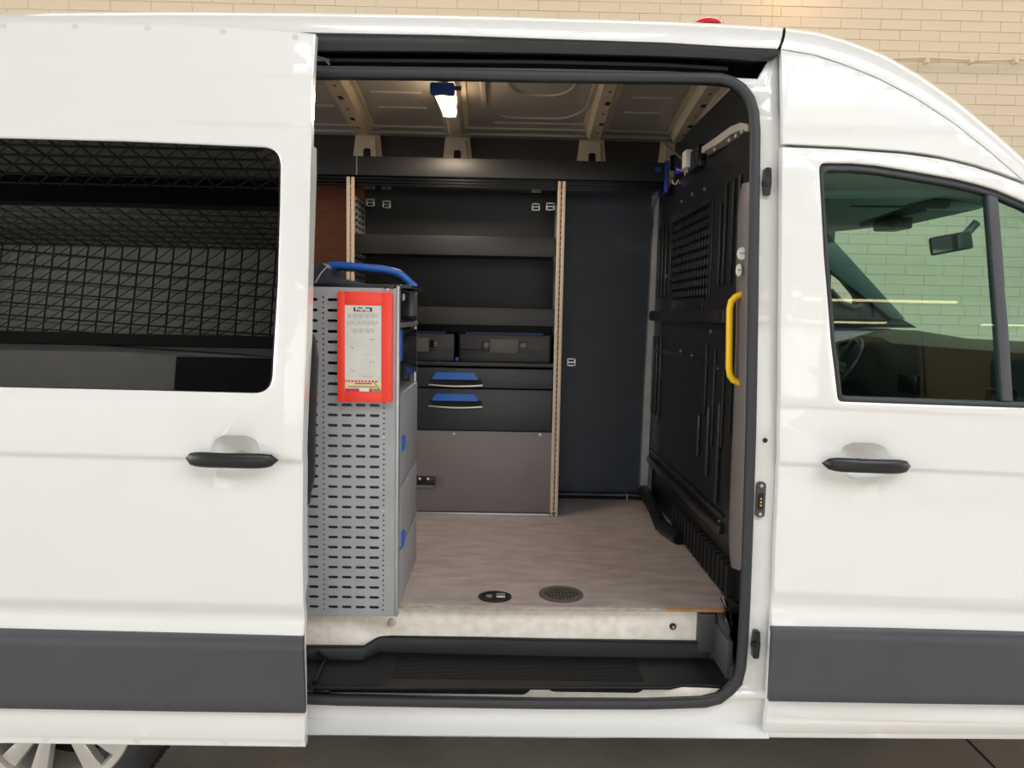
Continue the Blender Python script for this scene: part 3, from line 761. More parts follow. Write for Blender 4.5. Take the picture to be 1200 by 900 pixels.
# lip at the front of the tray, inner sill with dark slots
B().tube([Vector((x, y, zT - .004)) for x, y in to[6:13]], .006, 8).build('tray_lip', 'tray', tray)
isl = B().box(-1.1, XB, .088, .10, .38, zT - .012).build('inner_sill', 'scuffed', van, False)
for a, bb, ya, y2, ov in ((370, 622, 805, 814, 0), (640, 755, 806, 812, 1)):
    p0 = P(a, ya, .085); p1 = P(bb, y2, .085)
    B().prism(rnd([(p0.x, p0.z), (p1.x, p0.z), (p1.x - .02, p1.z), (p0.x + (.02 if ov else 0), p1.z)], .008), .0845, .09).build('sill_slot', 'dark', isl)
q = P(380, 808, .08); B().box(q.x - .03, q.x + .02, .06, .085, q.z - .008, q.z + .008, .004).tube([q + Vector((.02, 0, 0)), q + Vector((.03, 0, .012)), q + Vector((-.02, -.01, .018))], .005, 6).build('roller_stop', 'black', isl)
# black end cheek right of the riser
x0 = P(818, 735, YF).x; x1 = P(838, 735, YF - .03).x
B().box(x0, x0 + .055, YF - .02, YF + .03, P(820, 762, YF).z, rz0 - .002, .006).prismx([(.09, zT), (YF + .02, zT), (YF + .02, rz0), (.2, rz0)], x0 + .06, x0 + .075).box(x0 + .05, x0 + .07, .12, YF, zT, rz0 - .03, .006).build('step_cheek', 'trim', van)
q = P(848, 722, .2); B().tube([P(846, 700, .26), P(851, 712, .24), P(849, 722, .22), P(853, 733, .2), P(857, 741, .19)], .006, 8).tube([P(850, 704, .26), P(856, 716, .22), P(858, 735, .19)], .004, 6).build('wire_loom', 'blackgloss', van)
B().box(P(852, 700, .3).x, XB + .01, .25, .33, ZFL, ZFL + .02, .002).build('loom_cover', 'dark', van)

# far side wall
ws = B().box(P(645, 400, YWALL).x, .76, YWALL, YWALL + .012, ZFL + .02, 2.30).build('wall_lining', 'lining', van, False)
B().box(-2.3, P(645, 400, YWALL).x - .002, YWALL + .001, YWALL + .013, ZFL, 2.30).build('rear_lining', 'ply', van, False)
B().box(-2.3, .95, YWALL - .02, YWALL + .04, 2.28, 2.50).build('upper_side_wall', M.setdefault('upwall', mat('side_wall_paint', '#2f2a26', .5, coat=.1, noise=.15)), van, False)
B().box(-2.35, XB + .05, YWALL + .06, YWALL + .09, .38, 2.5).build('far_body_side', 'paint', van, False)
# lashing brackets on the lining
def bracket(px, py, Y, parent, s=.022):
    q = P(px, py, Y); b = B()
    b.box(q.x - s, q.x + s, Y - .006, Y, q.z - s*.9, q.z - s*.55, .002).box(q.x - s, q.x + s, Y - .006, Y, q.z + s*.55, q.z + s*.9, .002)
    b.box(q.x - s, q.x - s*.6, Y - .006, Y, q.z - s*.9, q.z + s*.9, .002).box(q.x + s*.6, q.x + s, Y - .006, Y, q.z - s*.9, q.z + s*.9, .002)
    b.box(q.x - s*.6, q.x + s*.6, Y - .003, Y, q.z - s*.12, q.z + s*.12)
    return b.build('lashing_bracket', 'chrome', parent)
bracket(669.5, 424.5, YWALL, ws, .024)
# pale pillar between lining and bulkhead
st = [(781, 222), (775, 234), (771, 245), (768, 290), (764.5, 360), (760, 440), (756.5, 510), (754, 574)]
b = B(); rings = []
for px, py in st:
    w = .022; q = P(px, py, YWALL - .03); rings.append([q + Vector((-w, .05, 0)), q + Vector((-w*.8, 0, 0)), q + Vector((w*.9, -.01, 0)), q + Vector((w, .05, 0))])
b.loft(rings).build('wall_pillar', 'rack', van)
# cables along the foot of the far wall
tag_c = empty('cable_loom', P(710, 577, YWALL - .04)); tag(tag_c, 'black cable loom lying along the foot of the grey wall lining', 'cable')
for k, dy in enumerate((0, .03, -.025)):
    pts = [P(px, py, YWALL - .05 + dy*.6) + Vector((0, 0, 0)) for px, py in ((600, 577), (640, 576 + k), (700, 575 + k*1.6), (745, 574.5 + k*1.6), (758, 577 + k), (772, 581 + k*1.6), (790, 583 + k*2))]
    pts = [Vector((p.x, p.y - dy, ZFL + .012 + .011 * (k % 2) )) if i < 4 else Vector((p.x, p.y - .05*(i-3) - dy, ZFL + .012)) for i, p in enumerate(pts)]
    B().tube(pts, .011, 8).build('cable', 'black', tag_c)
q = PZ(731, 577, ZFL + .02); B().box(q.x - .004, q.x + .004, YWALL - .09, YWALL - .01, ZFL, ZFL + .035).build('cable_tie', 'chrome', tag_c)

# ceiling of the load space
ZR = 2.53
cs = B()
def zr(y): return ZR - .035 * ((y - 1.0) / .85) ** 2 - (.05 * ((.6 - y) / .3) ** 2 if y < .6 else 0)
ys = [.30 + .078*k for k in range(21)]
cs.loft([[Vector((x, y, zr(y))) for y in ys] + [Vector((x, y, zr(y) + .012)) for y in reversed(ys)] for x in (-2.3, -.9, 0, .9)])
ci = cs.build('ceiling_skin', 'roofin', van, angle=50)
def rib_loop(pts, m='roofin', r=.007, closed=True, name='pressed_rib'):
    v = [Vector((x, y, zr(y) - .001)) for x, y in pts]
    B().tube(v, .014, 8, r, closed=closed).build(name, m, ci)
for y in (1.16, 1.38, .95):
    rib_loop([(-.58, y), (-.5, y), (-.42, y), (-.36, y)], closed=False); rib_loop([(-.93, y), (-.85, y), (-.78, y)], closed=False)
    rib_loop([(.53, y), (.6, y), (.7, y)], closed=False)
rib_loop(rnd([(-.10, .6), (.36, .6), (.36, 1.36), (.28, 1.5), (-.02, 1.5), (-.10, 1.36)], .07, 5))
rib_loop(rnd([(.0, .65), (.28, .65), (.28, 1.05), (.22, 1.16), (.06, 1.16), (.0, 1.05)], .06, 5))
rib_loop([(-.06, 1.58), (.1, 1.58), (.3, 1.58), (.38, 1.58)], closed=False)
for y, dz in ((1.66, .0), (1.745, -.012)):
    B().box(-2.3, .9, y - .014, y + .014, zr(y) - .012 + dz*.4, zr(y), .005).build('cant_rail', 'roofin', ci)
def roof_beam(x, x_far, m='beam'):
    w = .042; h = .04; rings = []
    for k in range(12):
        y = .32 + (1.70 - .32) * k / 11; xx = x + (x_far - x) * k / 11; z = zr(y)
        rings.append([Vector((xx - w*1.5, y, z)), Vector((xx - w*1.5, y, z - .006)), Vector((xx - w, y, z - .008)), Vector((xx - w*.62, y, z - h)), Vector((xx + w*.62, y, z - h)), Vector((xx + w, y, z - .008)), Vector((xx + w*1.5, y, z - .006)), Vector((xx + w*1.5, y, z))])
    o = B().loft(rings).build('roof_beam', m, ci, angle=30)
    for y in (.95, 1.12, 1.28, 1.44, 1.58):      # openings in the beam flank and sole
        z = zr(y); big = y in (1.12, 1.44)
        xx = x + (x_far - x) * (y - .32) / 1.38; sd = -1 if x < -.4 else 1
        if x < -.4 or x > .2: B().box(xx + sd*.002, xx + sd*(.022 if big else .012), y - (.024 if big else .009), y + (.024 if big else .009), z - h - .001, z - h + .004).build('beam_opening', 'dark', o)
    # foot on the side wall
    z1 = 2.485; z0 = 2.285; yy = YWALL - .04
    B().prism([(x_far - .085, z0), (x_far + .085, z0), (x_far + .062, z1 + .01), (x_far - .062, z1 + .01)], yy, yy + .04).build('beam_foot', m, ci)
    B().prism(rnd([(x_far - .05, z0 + .03), (x_far + .05, z0 + .03), (x_far + .04, z1 - .005), (x_far - .04, z1 - .005)], .02), yy - .018, yy).build('foot_pressing', m, ci)
    B().prism(rnd([(x_far - .018, z0 + .06), (x_far + .018, z0 + .06), (x_far + .018, z1 - .06), (x_far - .018, z1 - .06)], .012), yy - .021, yy - .01).build('foot_hole', 'dark', ci)
    return o
for px0, px1 in ((389, 430), (526.5, 536), (712, 694)):
    roof_beam(P(px0, 95, .76).x, P(px1, 172, 1.8).x)
roof_beam(P(832, 97, .76).x, P(790, 172, 1.8).x - .0)
# cross header in front of the bulkhead, dark
B().box(.86, .90, .34, 1.86, 2.18, 2.48).build('cab_header', 'trimgrey', van, False)

# bulkhead: a pressed wall across the van at x = XB
def BX(px, py, dx=0): v = PX(px, py, XB - dx); return (v.y, v.z)
gr_o = [BX(784, 255), BX(829, 233), BX(831, 330), BX(826, 343), BX(793, 345), BX(786, 333)]
zb0 = .835
def fyz(bm_out, holes, x0, t): pass
# build in the (y, z) plane with a hole for the grille window
bmx = bmesh.new()
outl = [(.16, zb0), (1.84, zb0), (1.84, 2.1), (1.80, 2.235), (.26, 2.205), (.20, 1.95), (.16, 1.6)]
gw = rnd([(.78, 1.70), (.78, 2.04), (1.47, 2.04), (1.47, 1.74), (1.38, 1.66), (.86, 1.66)], .04, 4)
for loop in (outl, gw):
    vs = [bmx.verts.new((0, a, c_)) for a, c_ in loop]
    for i in range(len(vs)): bmx.edges.new((vs[i], vs[(i+1) % len(vs)]))
bmesh.ops.triangle_fill(bmx, edges=bmx.edges[:], use_beauty=True, normal=(-1, 0, 0))
ext = bmesh.ops.extrude_face_region(bmx, geom=bmx.faces[:])
for g in ext['geom']:
    if isinstance(g, bmesh.types.BMVert): g.co.x += .014
bmx.verts.index_update()
bk = B().add([(v.co.x + XB, v.co.y, v.co.z) for v in bmx.verts], [[v.index for v in f.verts] for f in bmx.faces]).build('bulkhead', 'bulk', van, False)
bmx.free()
def rib(y0, y1, z0, z1, h=.012, m='bulk', name='bulkhead_rib', x=XB):
    B().box(x - h, x, y0, y1, z0, z1, min(h*.8, .012)).build(name, m, bk)
B().box(XB - .035, XB, .46, 1.80, P(762, 376, 1.8).z, P(762, 364, 1.8).z, .014).build('cross_bar', 'bulk', bk)
for y in (.40, .47, .56, .62): rib(y, y + .018, 1.72 if y > .41 else 1.2, 2.08 if y < .6 else 2.02)
for y in (1.56, 1.64, 1.72): rib(y, y + .03, 1.7, 2.05, .01)
for y in (1.60, 1.69, 1.77): rib(y, y + .03, 1.10, 1.5, .01)
for y, a, c_ in ((.62, 1.12, 1.5), (.74, 1.22, 1.5), (.5, 1.14, 1.5)): rib(y, y + .014, a, c_, .01)
for y, a, c_ in ((.52, .93, 1.30), (.66, 1.0, 1.27), (.80, 1.05, 1.22)): rib(y, y + .016, a, c_, .016)
rib(.45, 1.8, zb0, zb0 + .035, .02); rib(.45, 1.8, zb0 + .06, zb0 + .075, .01)
rib(.30, 1.75, 1.42, 1.44, .008)
for (y, z) in ((.50, 2.06), (.9, 2.11), (1.1, 2.12), (1.3, 2.12), (.72, 1.55), (1.0, 1.44), (1.2, 1.45), (.6, 1.42), (1.55, 1.8), (.9, 1.61), (1.0, 1.61), (1.1, 1.61), (.5, .87), (.62, .9)):
    B().disc((XB - .0, y, z), (-1, 0, 0), .008, .004, 10).build('bulkhead_bolt', 'chrome', bk)
# grille
b = B()
for k in range(15):
    y = .80 + k * .0475; b.box(XB + .002, XB + .010, y - .0135, y + .0135, 1.67, 2.04)
for k in range(10):
    z = 1.685 + k * .0385; b.box(XB + .002, XB + .010, .78, 1.47, z - .0075, z + .0075)
b.build('window_grille', 'bulk', bk, False)
B().box(XB - .006, XB, .745, .78, 1.68, 2.06, .003).box(XB - .006, XB, 1.47, 1.50, 1.72, 2.06, .003).box(XB - .006, XB, .76, 1.49, 2.04, 2.07, .003).box(XB - .006, XB, .84, 1.40, 1.63, 1.68, .003).build('grille_frame', 'bulk', bk)
# pale top member of the bulkhead
b = B(); rings = []
for px, py, h in ((809, 187, 7), (818, 181, 8), (832, 172, 7), (845, 164, 9), (860, 153, 9), (872, 148, 8), (880, 150, 8)):
    q = PX(px, py, XB - .01); hh = h / F * (q.y + 2.2) ; rings.append([q + Vector((-.012, 0, hh*.5)), q + Vector((.03, 0, hh*.5)), q + Vector((.03, 0, -hh*.5)), q + Vector((-.012, 0, -hh*.5))])
b.loft(rings).build('top_member', 'inner', bk, angle=20)
for px, py in ((855, 162), (863, 157), (870, 152), (838, 173)):
    q = PX(px, py + 2, XB - .026); B().disc(q, (-1, 0, 0), .007, .005, 10).build('rivet', 'inner', bk)
# space under the bulkhead (seat box)
B().box(XB + .02, XB + .06, .13, 1.84, .42, zb0 + .02).build('seat_box', 'black', van, False)
b = B()
for k in range(16): y = .36 + k * .055; b.box(XB - .005, XB + .022, y, y + .03, ZFL + .01, ZFL + .12)
b.build('vent_louvre', 'dark', van, False)
B().tube([Vector((XB - .03, 1.8, ZFL + .05)), Vector((XB - .05, 1.4, ZFL + .05)), Vector((XB - .06, 1.2, ZFL + .03)), Vector((XB - .02, 1.0, ZFL + .03))], .03, 10).build('air_hose', 'black', van)
q = PZ(777, 592, ZFL); B().box(q.x - .06, q.x + .05, q.y - .03, q.y + .05, ZFL, ZFL + .022, .004).build('connector', 'blackgloss', van)
B().box(q.x - .05, q.x - .02, q.y - .025, q.y - .02, ZFL + .01, ZFL + .02).build('connector_pin', 'chrome', van)
# B pillar cover on the near side with grab handle
rings = []
for px, pa, py in ((878, 870, 215), (876, 867, 245), (876, 865.5, 300), (876, 864, 400), (874, 861, 500), (871, 857, 600), (868, 856, 640), (866, 857, 665)):
    q = P(pa, py, .15 + .05); e = P(px + 3, py, .13); c_ = (q + e) / 2 + Vector((0, -.03, 0))
    rings.append([q + Vector((.03, .12, 0)), q, c_, e, e + Vector((.03, .1, 0))])
M['pillartrim'] = mat('pillar_trim', '#6c6664', .45, noise=.08)
pc = B().loft(rings).build('pillar_cover', 'pillartrim', van, angle=70)
for px, py, rx, rz in ((869.6, 297, .013, .019), (866, 316.5, .007, .0185)):
    q = P(px, py, .158); b = B(); b.prism([(q.x + rx*math.cos(2*PI*k/20), q.z + rz*math.sin(2*PI*k/20)) for k in range(20)], .155, .168)
    o = b.build('round_sticker', 'white', pc); B().box(q.x - rx*.6, q.x + rx*.6, .154, .156, q.z - .001, q.z + .0015).build('sticker_print', 'trim', pc)
Yh = .185
hp = [(876, 344.5), (869, 345), (862, 348), (857, 353.5), (855, 362), (854.7, 395), (854.2, 432), (855.5, 440), (859, 445), (865, 448.5), (873, 449)]
B().tube([P(a, c_, Yh if 0 < i < len(hp)-1 else Yh) for i, (a, c_) in enumerate(hp)], .0105, 12, up=(0, 1, 0)).build('grab_handle', 'yellow', van, angle=80)

# electronics hanging at the top of the bulkhead
q = PX(806, 188, XB - .03)
eb = empty('control_unit', q); tag(eb, 'small white and black control unit with loose wires, atop the bulkhead', 'electronics')
B().box(q.x - .02, q.x + .02, q.y - .05, q.y + .02, q.z - .035, q.z + .035, .003).build('white_housing', 'white', eb)
q2 = PX(816, 186, XB - .02); B().box(q2.x - .01, q2.x + .02, q2.y - .09, q2.y + .09, q2.z - .045, q2.z + .04, .003).build('heat_sink', 'blackgloss', eb)
b = B()
for k in range(5): b.box(q2.x - .014, q2.x - .009, q2.y - .07 + k*.035, q2.y - .062 + k*.035, q2.z - .04, q2.z + .035)
b.build('cooling_fin', 'trim', eb)
B().tube([P(779, 168, 1.72), P(790, 178, 1.55), P(802, 189, 1.35)], .005, 8).build('strut', 'chrome', eb)
for pts in ([(793, 198), (799, 200), (805, 200)], [(803, 203), (803, 212), (800, 216), (796, 214)], [(795, 211), (792, 216), (789, 215), (788, 211)]):
    B().tube([P(a, c_, 1.35) for a, c_ in pts], .004, 6).build('wire', 'inner', eb)
q = P(806, 200, 1.33); B().box(q.x - .015, q.x + .015, q.y - .01, q.y + .01, q.z - .01, q.z + .01, .003).build('plug', 'inner', eb)
q = P(792, 200, 1.40); B().disc(q, (1, -.4, 0), .018, .03, 12, .012).build('blue_plug', 'purple', eb)

# LED lamp under the second roof beam
la = P(521.5, 113, .0); xl = P(526, 108, .78).x
lmp = empty('work_lamp', (xl, .95, 2.46)); tag(lmp, 'lit white tube lamp with blue grey end cap under the roof beam', 'lamp')
p0 = PZ(515, 110, 2.452); p1 = PZ(528, 138, 2.452)
p0 = Vector((-.222, 0, 2.452)); 
pA = PZ(518.5, 110, 2.452); pB = PZ(527, 131, 2.452)
dv = (pB - pA); 
B().tube([pA + dv * k / 6 for k in range(7)], .031, 14, .022).build('lamp_tube', 'lampglow', lmp)
B().box(pA.x - .046, pA.x + .05, pA.y - .045, pA.y - .002, 2.44, 2.485, .01).build('end_cap', M['dkblue'], lmp)
B().box(pA.x + .045, pA.x + .075, pA.y - .03, pA.y - .015, 2.46, 2.475, .003).build('switch', 'dkblue', lmp)
B().box(pB.x - .03, pB.x + .03, pB.y, pB.y + .03, 2.43, 2.49, .006).build('end_cap', 'white', lmp)
B().box(pA.x - .02, pA.x + .02, pA.y, pB.y, 2.474, 2.50).build('lamp_base', 'white', lmp)
lb = area('work_lamp_light', ((pA.x + pB.x)/2, (pA.y + pB.y)/2, 2.415), (0, 0, 0), .06, .34, 9.0, (1.0, .80, .58))

# storage bar along the top of the far wall
Yb_ = 1.47
zb1, zb2 = P(600, 186.5, Yb_).z, P(600, 209, Yb_).z
bar = empty('overhead_channel', (0, Yb_, zb2)); tag(bar, 'long black storage channel running along the top of the far wall', 'rail')
xr = P(780, 197, Yb_).x; xl_ = -1.7
B().box(xl_, xr - .002, Yb_, Yb_ + .14, zb2, zb1, .004).build('channel_body', M['shelf'], bar)
b = B()
for k in range(3): b.box(xl_, xr - .01, Yb_ + .01, Yb_ + .12, zb2 - .015 - k*.014, zb2 - .009 - k*.014)
b.box(xl_, xr - .01, Yb_ + .03, Yb_ + .12, zb2 - .045, zb2)
b.build('slotted_underside', 'blackgloss', bar)
B().box(xr - .002, xr + .018, Yb_ - .004, Yb_ + .145, zb2 - .05, zb1 + .01, .006).build('end_cap', 'dkblue', bar)
B().disc((xr - .035, Yb_ + .001, (zb1+zb2)/2 + .01), (0, -1, 0), .014, .003, 16).build('button', 'dkblue', bar)
xj = P(418, 197, Yb_).x; B().box(xj - .002, xj + .002, Yb_ - .002, Yb_, zb2, zb1).build('joint_strip', 'chrome', bar)

# ---------------------------------------------------------------- shelving unit on the far side
YS = 1.43; YSB = 1.80
xL = P(410.5, 400, YS).x; xR = P(654, 400, YS).x
zTop = P(600, 211, YS).z
su = empty('shelving_unit', ((xL + xR)/2, 1.6, ZFL)); tag(su, 'dark shelving unit with pale slotted uprights against the far wall', 'shelving')
def upright(x0, x1, name='upright'):
    b = B().box(x0, x1, YS, YS + .012, ZFL, zTop, .002)
    return b.build(name, M['uprightpaint'], su)
M['uprightpaint'] = mat('upright_paint', '#c8b4a2', .45, noise=.08)
for sx, x0 in ((-1, xL), (1, xR)):
    u1 = upright(x0 - .018, x0 - .003); u2 = upright(x0 + .003, x0 + .018)
    b = B()
    for k in range(60):
        z = ZFL + .02 + k * (zTop - ZFL - .04) / 60
        b.box(x0 - .003, x0 + .003, YS + .004, YS + .010, z, z + .009)
    b.build('slot_bridge', 'uprightpaint', su, False)
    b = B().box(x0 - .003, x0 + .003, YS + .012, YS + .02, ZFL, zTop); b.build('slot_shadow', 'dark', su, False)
    # side panel, its inner face visible
    B().box(x0 - .006, x0 + .002, YS + .012, YWALL, ZFL, zTop - .07).build('side_panel', M['rack'], su, False)
# perforated rear column behind the left upright
xq = xL + .006
b = B()
for k in range(20):
    z = zTop - .1 - k * .03
    if z < 1.7: break
    for y in (YS + .12, YS + .2, YS + .28): b.box(xq, xq + .003, y - .018, y + .018, z, z + .011)
o = b.build('panel_slot', 'dark', su, False); o['kind'] = 'stuff'
# back board
B().box(xL + .002, xR - .006, YSB, YSB + .01, ZFL + .3, zTop + .06).build('back_board', 'shelfback', su, False)
def shelf(py0, py1, name='shelf_board'):
    z1, z0 = P(540, py0, YS + .02).z, P(540, py1, YS + .02).z
    b = B().box(xL + .012, xR - .018, YS + .02, YS + .028, z0, z1, .002).box(xL + .012, xR - .018, YS + .028, YSB, z0 + .01, z0 + .018)
    return b.build(name, 'shelf', su), z0
shelf(276.5, 299)
shelf(360, 380.5)
# board under the cases
zc1 = P(540, 424.5, YS + .01).z
B().box(xL + .012, xR - .012, YS + .01, YSB, zc1 - .018, zc1, .003).build('shelf_board', 'shelf', su)
# drawers
z1, z2, z3 = P(540, 431.5, YS).z, P(540, 455.5, YS).z, P(540, 505, YS).z
for (za, zb_) in ((z1, z2 + .004), (z2 - .001, z3 + .002)):
    dr = B().box(xL + .014, xR - .02, YS + .004, YS + .03, zb_, za, .006).box(xL + .02, xR - .024, YS + .03, YSB - .02, zb_ + .004, za - .004).build('drawer', M['drawerp'] if 'drawerp' in M else M.setdefault('drawerp', mat('drawer_plastic', '#23282d', .4, noise=.15, scale=6)), su)
    pc_ = 436.5 if za == z1 else 461.5
    a = P(506, pc_ - .5, YS); e = P(561, pc_ + 8.5, YS)
    B().prism(rnd([(a.x, e.z), (a.x + .02, a.z), (e.x - .02, a.z), (e.x, e.z)], .008), YS - .012, YS + .006).build('drawer_handle', 'blue', dr)
    a2 = P(502.5, pc_ + 7, YS); e2 = P(565.5, pc_ + 16, YS)
    B().prism([(a2.x + .004, a2.z), (e2.x - .004, a2.z), (e2.x, e2.z), (a2.x, e2.z)], YS + .000, YS + .0055).build('handle_recess', 'dark', dr)
    n_ = 12; rg = []
    for k in range(n_ + 1):
        t = k / n_; x = a2.x + (e2.x - a2.x) * t; z = e2.z + .004 - .006 * math.sin(PI * t)
        rg.append([Vector((x, YS - .010, z + .003)), Vector((x, YS - .010, z - .003)), Vector((x, YS + .006, z - .003)), Vector((x, YS + .006, z + .003))])
    B().loft(rg).build('handle_lip', 'chrome', dr)
    for k in (1, 2):
        zz = za + (zb_ - za) * k / 3
        B().box(xL + .03, xR - .03, YS + .0025, YS + .0045, zz, zz + .002).build('drawer_rib', 'drawerp', dr)
# base board
bb = B().box(xL + .014, xR - .016, YS + .008, YS + .024, P(540, 600, YS).z, z3 - .001, .002).build('base_board', 'base', su)
B().box(xL + .014, xR - .02, YS - .004, YS + .01, ZFL, P(540, 600.5, YS).z, .002).build('foot_rail', 'alu', su)
b = B()
for k in range(46):
    x = xL + .33 + k * .0145; b.box(x, x + .006, YS - .005, YS - .003, ZFL + .016, ZFL + .021)
b.build('foot_slot', 'dark', su, False)
for px, py in ((532, 508.5), (633, 509.5)):
    q = P(px, py, YS); B().disc((q.x, YS + .009, q.z), (0, -1, 0), .006, .003, 10).build('screw', 'chrome', bb)
q = P(499, 563, YS); B().box(q.x - .05, q.x + .046, YS - .008, YS + .01, q.z - .02, q.z + .02, .004).build('latch', 'black', bb)
for k in (-.028, .012): B().disc((q.x + k, YS - .008, q.z + .01), (0, -1, 0), .006, .003, 10).build('latch_pin', 'white', bb)
B().box(q.x - .05, q.x + .046, YS - .007, YS + .01, q.z - .032, q.z - .022).build('latch_lip', 'base', bb)
for px, Yq in ((453, YSB), (628, YSB)): bracket(px, 239.5 if px < 500 else 242.5, Yq, su, .022)
for px, Yq in ((434, YSB - .05), (645, YS + .2)): bracket(px, 237.5 if px < 500 else 242, Yq, su, .022)
# storage cases standing on the board
def case(x0, x1, label, latch):
    c_ = empty('storage_case', ((x0 + x1)/2, YS + .2, zc1)); tag(c_, label, 'case', 'plastic cases on the shelf')
    zt_ = P(540, 391, YS + .04).z
    B().box(x0, x1, YS + .04, YSB - .03, zc1, zt_, .01).build('case_body', M['shelf'], c_)
    zm = zc1 + (zt_ - zc1) * .42
    B().box(x0 + .004, x1 - .004, YS + .032, YS + .042, zm, zm + .006, .002).build('lid_seam', 'blackgloss', c_)
    b = B()
    n_ = int((x1 - x0 - .06) / .012)
    for k in range(n_): b.box(x0 + .03 + k * .012, x0 + .038 + k * .012, YS + .05, YS + .056, zt_ - .002, zt_ + .008)
    b.build('toothed_strip', 'dkblue', c_, False)
    cx = latch
    B().box(cx - .068, cx + .068, YS + .026, YS + .042, zm - .012, zm + .055, .004).build('latch', 'base_dark', c_)
    for s_ in (-1, 1):
        xx = cx + s_ * .09; B().box(xx - .017, xx + .017, YS + .034, YS + .041, zm - .004, zm + .045, .003).build('clasp', 'blackgloss', c_)
M['base_dark'] = mat('latch_plastic', '#46443f', .45, noise=.1)
xm = P(535.5, 405, YS + .04).x
case(xm + .012, P(645, 405, YS + .04).x, 'black plastic case with blue toothed strip, nearer the right upright', P(591, 405, YS + .04).x)
case(xL + .03 + .1, xm - .012, 'black plastic case half hidden behind the grey tool cabinet', P(486, 405, YS + .04).x)
q = P(535.5, 420, YS + .03); B().box(q.x - .008, q.x + .008, YS + .03, YS + .04, q.z - .012, q.z + .006, .003).build('case_divider', 'dkblue', su)

# ---------------------------------------------------------------- grey perforated tool cabinet on the near side
YC, YCB = .225, .79
cx0 = -.80; cx1 = P(463.5, 530, YC).x
cz0 = P(420, 721.5, YC).z; cz1 = P(420, 337, YC).z
tc_ = empty('tool_cabinet', ((cx0 + cx1)/2, .5, cz0)); tag(tc_, 'grey steel tool cabinet with perforated side, behind the open sliding door', 'cabinet')
# perforated panel: strips of cells, each with a real opening
def perforate(b, xa, xb, z_lo, pitch, rows, hw, hh, xc_, Y, seg=3):
    for r in range(rows):
        za = z_lo + r * pitch; zb_ = za + pitch; zc_ = (za + zb_) / 2
        hole = []
        for cxs, a0 in ((1, -90), (-1, 90)):
            for k in range(seg + 1):
                a = math.radians(a0 + 180 * k / seg); hole.append((xc_ + cxs * (hw - hh) + math.cos(a) * hh, zc_ + math.sin(a) * hh))
        n = len(hole); outer = []
        for hx, hz in hole:
            dx, dz_ = hx - xc_, hz - zc_
            tx = ((xb if dx > 0 else xa) - xc_) / dx if abs(dx) > 1e-9 else 1e9
            tz = ((zb_ if dz_ > 0 else za) - zc_) / dz_ if abs(dz_) > 1e-9 else 1e9
            t = min(abs(tx), abs(tz)); outer.append((xc_ + dx * t, zc_ + dz_ * t))
        # polygon strips between outer and hole, corners added
        vs = [(x, Y, z) for x, z in hole] + [(x, Y, z) for x, z in outer] + [(x, Y + .004, z) for x, z in hole]
        fs = []; 
        for i in range(n):
            j2 = (i + 1) % n; o1, o2 = outer[i], outer[j2]
            e1 = 'x' if abs(abs(o1[0] - xc_) - (xb - xc_ if o1[0] > xc_ else xc_ - xa)) < 1e-7 else 'z'
            e2 = 'x' if abs(abs(o2[0] - xc_) - (xb - xc_ if o2[0] > xc_ else xc_ - xa)) < 1e-7 else 'z'
            if e1 == 'x' and e2 == 'x' and (o1[0] - xc_) * (o2[0] - xc_) < 0:
                zz = zb_ if hole[i][1] > zc_ else za
                vs += [(o1[0], Y, zz), (o2[0], Y, zz)]; fs.append((i, n + i, len(vs) - 2, len(vs) - 1, n + j2, j2))
            elif e1 != e2:
                cor = (xb if (o1[0] if e1 == 'x' else o2[0]) > xc_ else xa, zb_ if (o2[1] if e1 == 'x' else o1[1]) > zc_ else za)
                vs.append((cor[0], Y, cor[1])); fs.append((i, n + i, len(vs) - 1, n + j2, j2))
            else: fs.append((i, n + i, n + j2, j2))
            fs.append((i, j2, 2*n + j2, 2*n + i))
        b.add(vs, fs)
rows = 31; pitch = 12.27 / F * (YC + 2.2); zlo = P(420, 711.5, YC).z - pitch / 2
Xp = lambda px, py=540: P(px, py, YC).x
def quad(b, xa, xb, za, zb_): b.add([(xa, YC, za), (xb, YC, za), (xb, YC, zb_), (xa, YC, zb_)], [(0, 1, 2, 3)])
pb_ = B(); zhi = zlo + rows * pitch
cols = [(Xp(357.5), Xp(376.5), 'big'), (Xp(376.5), Xp(382), 'dot'), (Xp(382), Xp(398), 'slot'), (Xp(398), Xp(414.3), 'slot'), (Xp(414.3), Xp(430.7), 'slot'), (Xp(430.7), Xp(447), 'slot'), (Xp(447), Xp(452.5), 'dot')]
for xa_, xb_, kind in cols:
    xm_ = (xa_ + xb_) / 2
    if kind == 'slot': perforate(pb_, xa_, xb_, zlo, pitch, rows, .0162, .0046, xm_, YC)
    elif kind == 'big': perforate(pb_, xa_, xb_, zlo, pitch, rows, .0162, .0046, xm_, YC)
    else: perforate(pb_, xa_, xb_, zlo, pitch / 2, rows * 2, .0032, .0032 - 1e-5, xm_, YC)
quad(pb_, cx0, cols[0][0], cz0, cz1); quad(pb_, cols[-1][1], cx1, cz0, cz1)
quad(pb_, cols[0][0], cols[-1][1], cz0, zlo); quad(pb_, cols[0][0], cols[-1][1], zhi, cz1)
pp = pb_.build('perforated_panel', 'rack', tc_, False)
b = B().box(cx0, cx1, YC, YC + .02, cz0 - .0, cz0 + .001); b.build('panel_flange', 'rack', tc_)
zmid = P(420, 452, YC).z
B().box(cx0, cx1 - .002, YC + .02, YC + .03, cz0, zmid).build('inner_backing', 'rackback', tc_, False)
B().box(cx0, cx1 - .002, YC + .05, YC + .055, zmid, cz1).build('dark_backing', 'dark', tc_, False)  # dark sheet put in for the unlit inside of the cabinet
